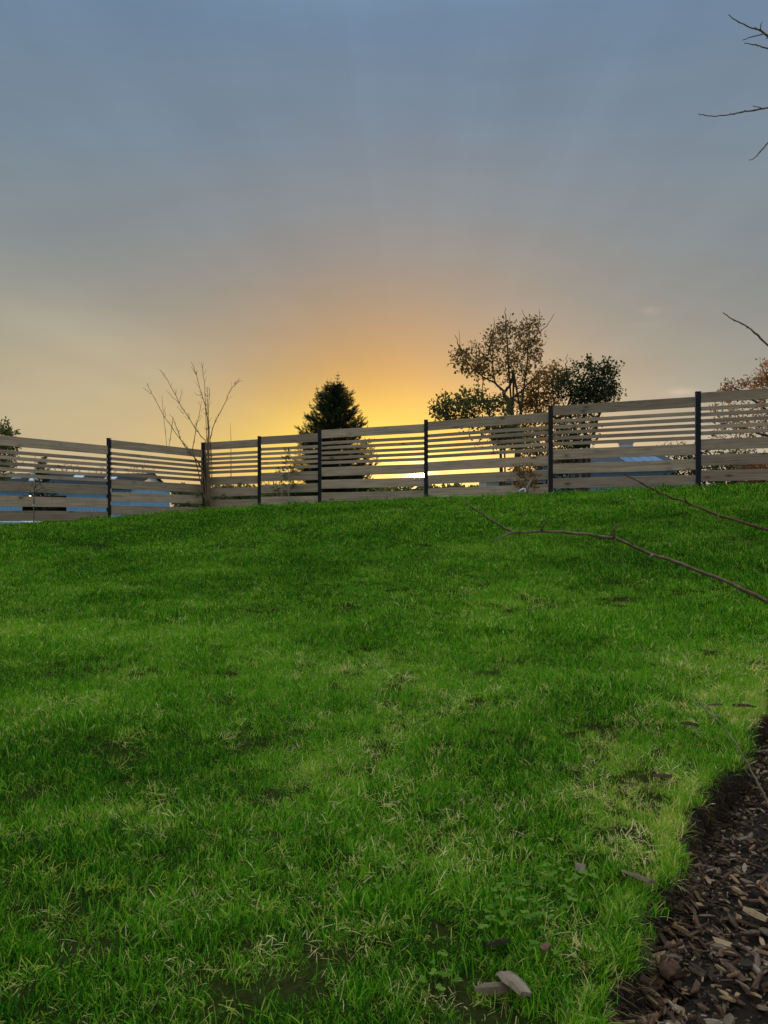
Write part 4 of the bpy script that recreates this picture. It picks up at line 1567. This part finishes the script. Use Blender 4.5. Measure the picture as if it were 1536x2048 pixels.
for s, nm in ((0, 'roof'), (1, 'roof')):
    mb = MB()
    y0 = YF - .25 if s == 0 else YBk + .25
    zz = ZE - .06
    ym = (YF + YBk) / 2
    vs = []
    n = 60
    for i in range(n + 1):
        x = XLb - .2 + (XR + .35 - XLb) * i / n
        b = .02 if i % 2 else 0
        vs += [rel(x, y0, zz + b), rel(x, ym, ZR + b), rel(x, y0, zz - .06), rel(x, ym, ZR - .06)]
    mb.v = [tuple(v) for v in vs]
    for i in range(n):
        mb.face([4 * i, 4 * i + 4, 4 * i + 5, 4 * i + 1], 0)
        mb.face([4 * i + 2, 4 * i + 3, 4 * i + 7, 4 * i + 6], 0)
        mb.face([4 * i, 4 * i + 2, 4 * i + 6, 4 * i + 4], 0)
    mb.face([0, 1, 3, 2], 0)
    mb.face([4 * n, 4 * n + 2, 4 * n + 3, 4 * n + 1], 0)
    ro_ = mb.build(nm, M['roof_sheet'], barn)
    if s == 0:
        slope = (ZR - zz) / (ym - y0)
        for (x0, x1, ya, yb_) in ((22, 47, 951.5, 956), (57, 88, 955, 961.5), (145, 170, 951, 956), (208, 235, 954.5, 958.5)):
            def onroof(px, py):
                D_ = 41.0
                for _ in range(30):
                    z_ = EYE + (1024 - py) / F * D_
                    yr = y0 + (z_ - zz - .035) / slope
                    D_ = .5 * D_ + .5 * yr
                return Vector(rel((px - 768) / F * D_, D_, EYE + (1024 - py) / F * D_))
            sk = MB()
            q = [onroof(x0 + 5, ya), onroof(x1, ya), onroof(x1 - 5, yb_), onroof(x0, yb_)]
            up = Vector((0, 0, .05))
            sk.add([p_ + up * .6 for p_ in q] + [p_ - up for p_ in q], [(0, 3, 2, 1), (4, 5, 6, 7), (0, 1, 5, 4), (1, 2, 6, 5), (2, 3, 7, 6), (3, 0, 4, 7)])
            sk.build('skylight', M['skylight'], ro_)
mb = MB()
mb.box(rel((XLb + XR) / 2, YF - .31, ZE - .09), (XR - XLb + .3, .10, .09))
mb.build('gutter', M['trim'], barn)
mb = MB()
mb.box(rel((72 - 768) / F * 43.3, 43.3, 3.3), (.45, .4, .3))
mb.build('roof_vent', M['skylight'], barn)
for px, py, r_, lab in ((79.5, 987, .12, 'larger warm lit lamp glowing in the dark barn doorway'), (61, 991, .065, 'smaller warm lit lamp left of the bigger one in the barn doorway')):
    p = at(px, py, 41.2)
    root = empty('barn_lamp', p)
    tag(root, lab, 'lamp', 'lamps in the barn doorway')
    mb = MB()
    for i in range(6):
        ph = math.pi * i / 5
        for k in range(8):
            a = 2 * math.pi * k / 8
            mb.v.append((r_ * math.sin(ph) * math.cos(a), r_ * math.sin(ph) * math.sin(a), r_ * 1.1 * math.cos(ph)))
    for i in range(5):
        for k in range(8):
            mb.face([i * 8 + k, (i + 1) * 8 + k, (i + 1) * 8 + (k + 1) % 8, i * 8 + (k + 1) % 8], 0)
    mb.build('bulb', M['lamp'], root, smooth=True)
    mb = MB()
    up = FIELD_Z + 2.53 - p.z
    mb.tube([(0, 0, r_), (0, 0, r_ + .06)], r_ * .6, 6)
    mb.tube([(0, 0, r_ + .05), (0, 0, up)], .012, 4)
    mb.build('flex', M['rubber'], root)

# ------------------------------------------------------------------ bungalow on the right
D = 30.0
bx0, bx1 = float(at(1138, 0, D).x), float(at(1352, 0, D).x)
bung = empty('bungalow', ((bx0 + bx1) / 2, D + 3, FIELD_Z))
tag(bung, 'low blue grey bungalow with bright blue roof panels behind the right fence bays', 'house')
cx = (bx0 + bx1) / 2
rl = lambda x, y, z: (x - cx, y - D - 3, z - FIELD_Z)
ez, rz_ = float(at(0, 928, D).z), float(at(0, 902, D + 3).z)
mb = MB()
mb.box(rl(cx, D + 3, (ez + FIELD_Z) / 2), (bx1 - bx0, 6, ez - FIELD_Z))
for xx in (bx0, bx1):
    mb.add([rl(xx, D, ez), rl(xx, D + 6, ez), rl(xx, D + 3, rz_ - .03)], [(0, 1, 2)])
mb.build('wall', M['bungalow_wall'], bung)
rf = MB()
for sg in (-1, 1):
    y0, ym = D + 3 + sg * 3.3, D + 3
    z0 = ez - .05
    rf.add([rl(bx0 - .2, y0, z0), rl(bx1 + .2, y0, z0), rl(bx1 + .2, ym, rz_), rl(bx0 - .2, ym, rz_),
            rl(bx0 - .2, y0, z0 - .09), rl(bx1 + .2, y0, z0 - .09), rl(bx1 + .2, ym, rz_ - .09), rl(bx0 - .2, ym, rz_ - .09)],
           [(0, 1, 2, 3), (7, 6, 5, 4), (0, 4, 5, 1), (1, 5, 6, 2), (3, 7, 4, 0)])
rfo = rf.build('roof', M['bungalow_roof'], bung)
sl_ = (rz_ - ez + .05) / 3.3
for k in range(4):
    mb = MB()
    xa = float(at(1256, 0, D).x) + k * .40
    ya_, yb2 = D + .2, D + 1.5
    za, zb_ = ez - .05 + sl_ * (ya_ - D + .3) + .035, ez - .05 + sl_ * (yb2 - D + .3) + .035
    mb.add([rl(xa, ya_, za), rl(xa + .37, ya_, za), rl(xa + .37, yb2, zb_), rl(xa, yb2, zb_), rl(xa, ya_, za - .05), rl(xa + .37, ya_, za - .05), rl(xa + .37, yb2, zb_ - .05), rl(xa, yb2, zb_ - .05)],
           [(0, 1, 2, 3), (0, 4, 5, 1), (1, 5, 6, 2), (2, 6, 7, 3), (3, 7, 4, 0)])
    mb.build('roof_panel', M['panel_blue'], rfo)
mb = MB()
chx = float(at(1252, 0, D + 3).x)
mb.box(rl(chx, D + 3, float(at(0, 894, D + 3).z)), (.46, .46, .34))
mb.box(rl(chx, D + 3, float(at(0, 886.5, D + 3).z)), (.54, .54, .05))
mb.build('chimney', M['chimney'], rfo)
for px in (1175, 1240, 1310):
    mb = MB()
    xw = float(at(px, 0, D).x)
    mb.box(rl(xw, D - .02, FIELD_Z + 1.9), (.9, .08, .9))
    f_ = mb.build('window', M['white_plastic'], bung)
    mb = MB()
    mb.box(rl(xw, D - .05, FIELD_Z + 1.9), (.78, .06, .78))
    mb.build('pane', M['window_dark'], f_)
mb = MB()
mb.box(rl(cx, D - .40, ez - .12), (bx1 - bx0 + .4, .10, .08))
mb.build('gutter', M['trim'], bung)

# pale outbuilding between sun and bungalow
D = 27.0
sx0, sx1 = float(at(972, 0, D).x), float(at(1092, 0, D).x)
shed = empty('outbuilding', ((sx0 + sx1) / 2, D + 1, FIELD_Z))
tag(shed, 'pale rendered outbuilding with dark windows behind the fence below the oak', 'outbuilding')
cx2 = (sx0 + sx1) / 2
r2 = lambda x, y, z: (x - cx2, y - D - 1, z - FIELD_Z)
tz = float(at(0, 957, D).z)
mb = MB()
mb.box(r2(cx2, D + 1, (tz + FIELD_Z) / 2), (sx1 - sx0, 2, tz - FIELD_Z))
mb.build('wall', M['render_pale'], shed)
mb = MB()
mb.box(r2(cx2, D + 1, tz + .05), (sx1 - sx0 + .2, 2.3, .10))
mb.build('roof', M['roof_sheet'], shed)
for (xa, xb_, mat_, nm) in ((1000, 1022, 'door_olive', 'door'), (1030, 1048, 'window_dark', 'window'), (1066, 1086, 'window_dark', 'window')):
    mb = MB()
    a_, b_ = float(at(xa, 0, D).x), float(at(xb_, 0, D).x)
    z0 = FIELD_Z if nm == 'door' else FIELD_Z + 1.0
    mb.box(r2((a_ + b_) / 2, D - .02, (z0 + tz - .15) / 2), (b_ - a_, .08, tz - .15 - z0))
    mb.build(nm, M[mat_], shed)

# ------------------------------------------------------------------ parked car, only its upper edge shows under the left boards
car = empty('parked_car', (-12.6, 25.0, FIELD_Z))
tag(car, 'white parked car glimpsed under the lowest board at the left edge', 'car')
prof = [(-2.1, .28), (-2.12, .62), (-1.95, .82), (-1.0, .95), (-.25, 1.47), (.2, 1.52), (1.0, 1.50), (1.75, 1.28), (2.0, .95), (2.08, .60), (2.05, .28)]
wl = [.80, .84, .84, .84, .66, .65, .65, .66, .80, .84, .80]
mb = MB()
for (x, z), q in zip(prof, wl):
    mb.v += [(x, -q, z), (x, q, z)]
n = len(prof)
for i in range(n - 1):
    mb.face([2 * i, 2 * i + 1, 2 * i + 3, 2 * i + 2], 0)
mb.face([0, 1, 2 * n - 1, 2 * n - 2][::-1], 0)
mb.face([2 * i for i in range(n)], 0)
mb.face([2 * i + 1 for i in range(n)][::-1], 0)
body = mb.build('body', M['car_paint'], car)
mb = MB()
mb.add([(-.97, -.74, .985), (-.97, .74, .985), (-.28, .62, 1.46), (-.28, -.62, 1.46)], [(0, 1, 2, 3)])
mb.build('windscreen', M['car_glass'], car).location = (-.012, 0, .012)
for sg in (-1, 1):
    mb = MB()
    mb.add([(-.75, sg * .80, 1.0), (.25, sg * .80, 1.0), (.25, sg * .672, 1.44), (-.22, sg * .672, 1.42)], [(0, 1, 2, 3)])
    mb.add([(.32, sg * .80, 1.0), (1.45, sg * .80, 1.0), (1.25, sg * .672, 1.42), (.32, sg * .672, 1.44)], [(0, 1, 2, 3)])
    mb.build('side_window', M['car_glass'], car)
    for x in (-1.3, 1.3):
        mb = MB()
        mb.tube([(x, sg * .62, .31), (x, sg * .86, .31)], .31, 16)
        wh = mb.build('wheel', M['rubber'], car)
        mb = MB()
        mb.tube([(x, sg * .80, .31), (x, sg * .875, .31)], .19, 12)
        mb.build('rim', M['rim'], wh)

# ------------------------------------------------------------------ bare tree at the right, its branches reach into the picture
tb = Vector((2.35, 2.5, float(bed_z(2.35, 2.5)) - .05))
bt = empty('young_tree', tb)
tag(bt, 'leafless young tree beside the mulch, thin branches reaching in from the right', 'tree')
mb = MB()
trunk_pts = [(0, 0, 0), (.03, .02, .8), (-.04, .0, 1.7), (.02, -.03, 2.6), (0, 0, 3.6)]
mb.tube(trunk_pts, [.045, .040, .032, .022, .008], 10)
mb.build('trunk', M['twig_grey'], bt, smooth=True)


def branch(pix, d0, d1, r0, r1, attach_z, forks=(), mat='twig', seed=0, tail=None, root=None, tb=tb, node=.05):
    """pix runs from the tip to the frame's right edge; the rest goes on to the trunk"""
    random.seed(seed)
    n = len(pix)
    pts_ = [at(x, y, d0 + (d1 - d0) * i / (n - 1)) - tb for i, (x, y) in enumerate(pix)]
    last, prev = pts_[-1], pts_[-2]
    dirn = (last - prev).normalized()
    end = Vector((0, 0, attach_z))
    m1 = last + dirn * (end - last).length * .4
    curve = pts_ + [m1.lerp(end, .15), m1.lerp(end, .6), end]
    if tail:
        curve = pts_ + [p_ - tb for p_ in tail]
    fine = []
    for i in range(len(curve) - 1):
        p0, p1, p2, p3 = curve[max(i - 1, 0)], curve[i], curve[i + 1], curve[min(i + 2, len(curve) - 1)]
        for k in range(4):
            t = k / 4
            ln = (p2 - p1).length
            ta = (p2 - p0).normalized() * ln
            tb_ = (p3 - p1).normalized() * ln
            h = p1 * (2 * t ** 3 - 3 * t * t + 1) + ta * (t ** 3 - 2 * t * t + t) + p2 * (3 * t * t - 2 * t ** 3) + tb_ * (t ** 3 - t * t)
            fine.append(h + rvec(min(r0 * .35, ln * .02)))
    fine.append(curve[-1])
    m = len(fine)
    rad = []
    for i in range(m):
        f = i / (m - 1)
        q = r1 + (r0 * 1.7 - r1) * f
        if random.random() < .22:
            q *= 1.22
        rad.append(q)
    mb = MB()
    mb.tube(fine, rad, 8)
    s = 0
    for i in range(1, m - 4):
        s += (fine[i] - fine[i - 1]).length
        if s > node:
            s = 0
            d = (fine[i - 1] - fine[i + 1]).normalized()
            o = d.orthogonal().normalized()
            o = Matrix.Rotation(random.uniform(0, 6.28), 3, d) @ o
            b = fine[i] + o * rad[i] * .8
            mb.tube([b, b + (d * 1.3 + o).normalized() * rad[i] * 1.3, b + (d * 1.6 + o).normalized() * rad[i] * 2.6], [rad[i] * .45, rad[i] * .5, rad[i] * .1], 5)
    for (fp, fr0, fr1) in forks:
        q = [at(x, y, dd) - tb for x, y, dd in fp]
        q2 = []
        for i in range(len(q) - 1):
            q2 += [q[i], q[i].lerp(q[i + 1], .5) + rvec(.0012)]
        q2.append(q[-1])
        mb.tube(q2, [fr0 + (fr1 - fr0) * i / (len(q2) - 1) for i in range(len(q2))], 6)
    mb.build('stem' if tail else 'branch', M[mat], root or bt, smooth=True)


branch([(926, 1001), (955, 1022), (985, 1042), (1028, 1064), (1085, 1062), (1160, 1067), (1230, 1078), (1305, 1108), (1430, 1153), (1536, 1203)], 1.75, 1.95, .0034, .0015, .28,
       [([(1028, 1064, 1.80), (1003, 1075, 1.79), (975, 1083, 1.78)], .0028, .0012), ([(1083, 1061, 1.82), (1087, 1050, 1.81), (1097, 1040, 1.80)], .003, .0016),
        ([(1228, 1077, 1.87), (1227, 1062, 1.86), (1236, 1047, 1.85)], .0036, .0022), ([(1305, 1109, 1.89), (1298, 1115, 1.88)], .004, .002)], 'twig_grey', 1)
branch([(1245, 946), (1285, 966), (1320, 985), (1370, 1003), (1440, 1030), (1536, 1060)], 1.50, 1.7, .0025, .0010, .75,
       [([(1372, 1003, 1.59), (1370, 994, 1.58)], .002, .001), ([(1437, 1029, 1.63), (1434, 1039, 1.62)], .002, .001)], 'twig', 2)
tail = [at(1570, 1690, 1.36), at(1605, 1800, 1.43), at(1640, 1930, 1.52)]
sp_ = at(1668, 2080, 1.62)
sp_.z = float(bed_z(sp_.x, sp_.y)) - .02
tail.append(sp_)
shootr = empty('thin_shoot', sp_)
tag(shootr, 'thin pale shoot rooted in the mulch and arching over the turf edge', 'shoot')
branch([(1378, 1385), (1397, 1402), (1417, 1425), (1440, 1446), (1480, 1500), (1510, 1555), (1540, 1618)], 1.15, 1.30, .0014, .0006, 0,
       [([(1417, 1425, 1.18), (1428, 1430, 1.17), (1438, 1430, 1.17)], .0009, .0005)], 'cane', 3, tail, shootr, sp_)
branch([(1446, 625), (1462, 637), (1490, 650), (1515, 671), (1540, 694)], 2.1, 2.2, .0023, .0011, 1.2, [], 'twig_grey', 4)
branch([(1397, 228), (1415, 231), (1440, 232), (1468, 227), (1498, 222), (1540, 216)], 2.25, 2.3, .0020, .0010, 1.9,
       [([(1526, 218, 2.3), (1516, 214, 2.29), (1505, 212, 2.28)], .0017, .0009)], 'twig_grey', 5)
branch([(1498, 320), (1506, 318), (1514, 311), (1524, 300), (1540, 282)], 2.25, 2.3, .0019, .0010, 2.2, [], 'twig_grey', 6)
branch([(1457, 29), (1466, 37), (1482, 46), (1503, 56), (1520, 61), (1530, 68), (1540, 75)], 2.3, 2.35, .0023, .0010, 2.3,
       [([(1521, 61, 2.33), (1522, 52, 2.32), (1525, 43, 2.31)], .0018, .0009), ([(1529, 67, 2.34), (1510, 72, 2.33), (1498, 75, 2.32), (1485, 80, 2.31)], .0019, .0010)], 'twig_grey', 7)
branch([(1489, 86), (1500, 88), (1515, 91), (1530, 96), (1545, 99)], 2.3, 2.35, .0019, .0010, 2.2, [], 'twig_grey', 8)
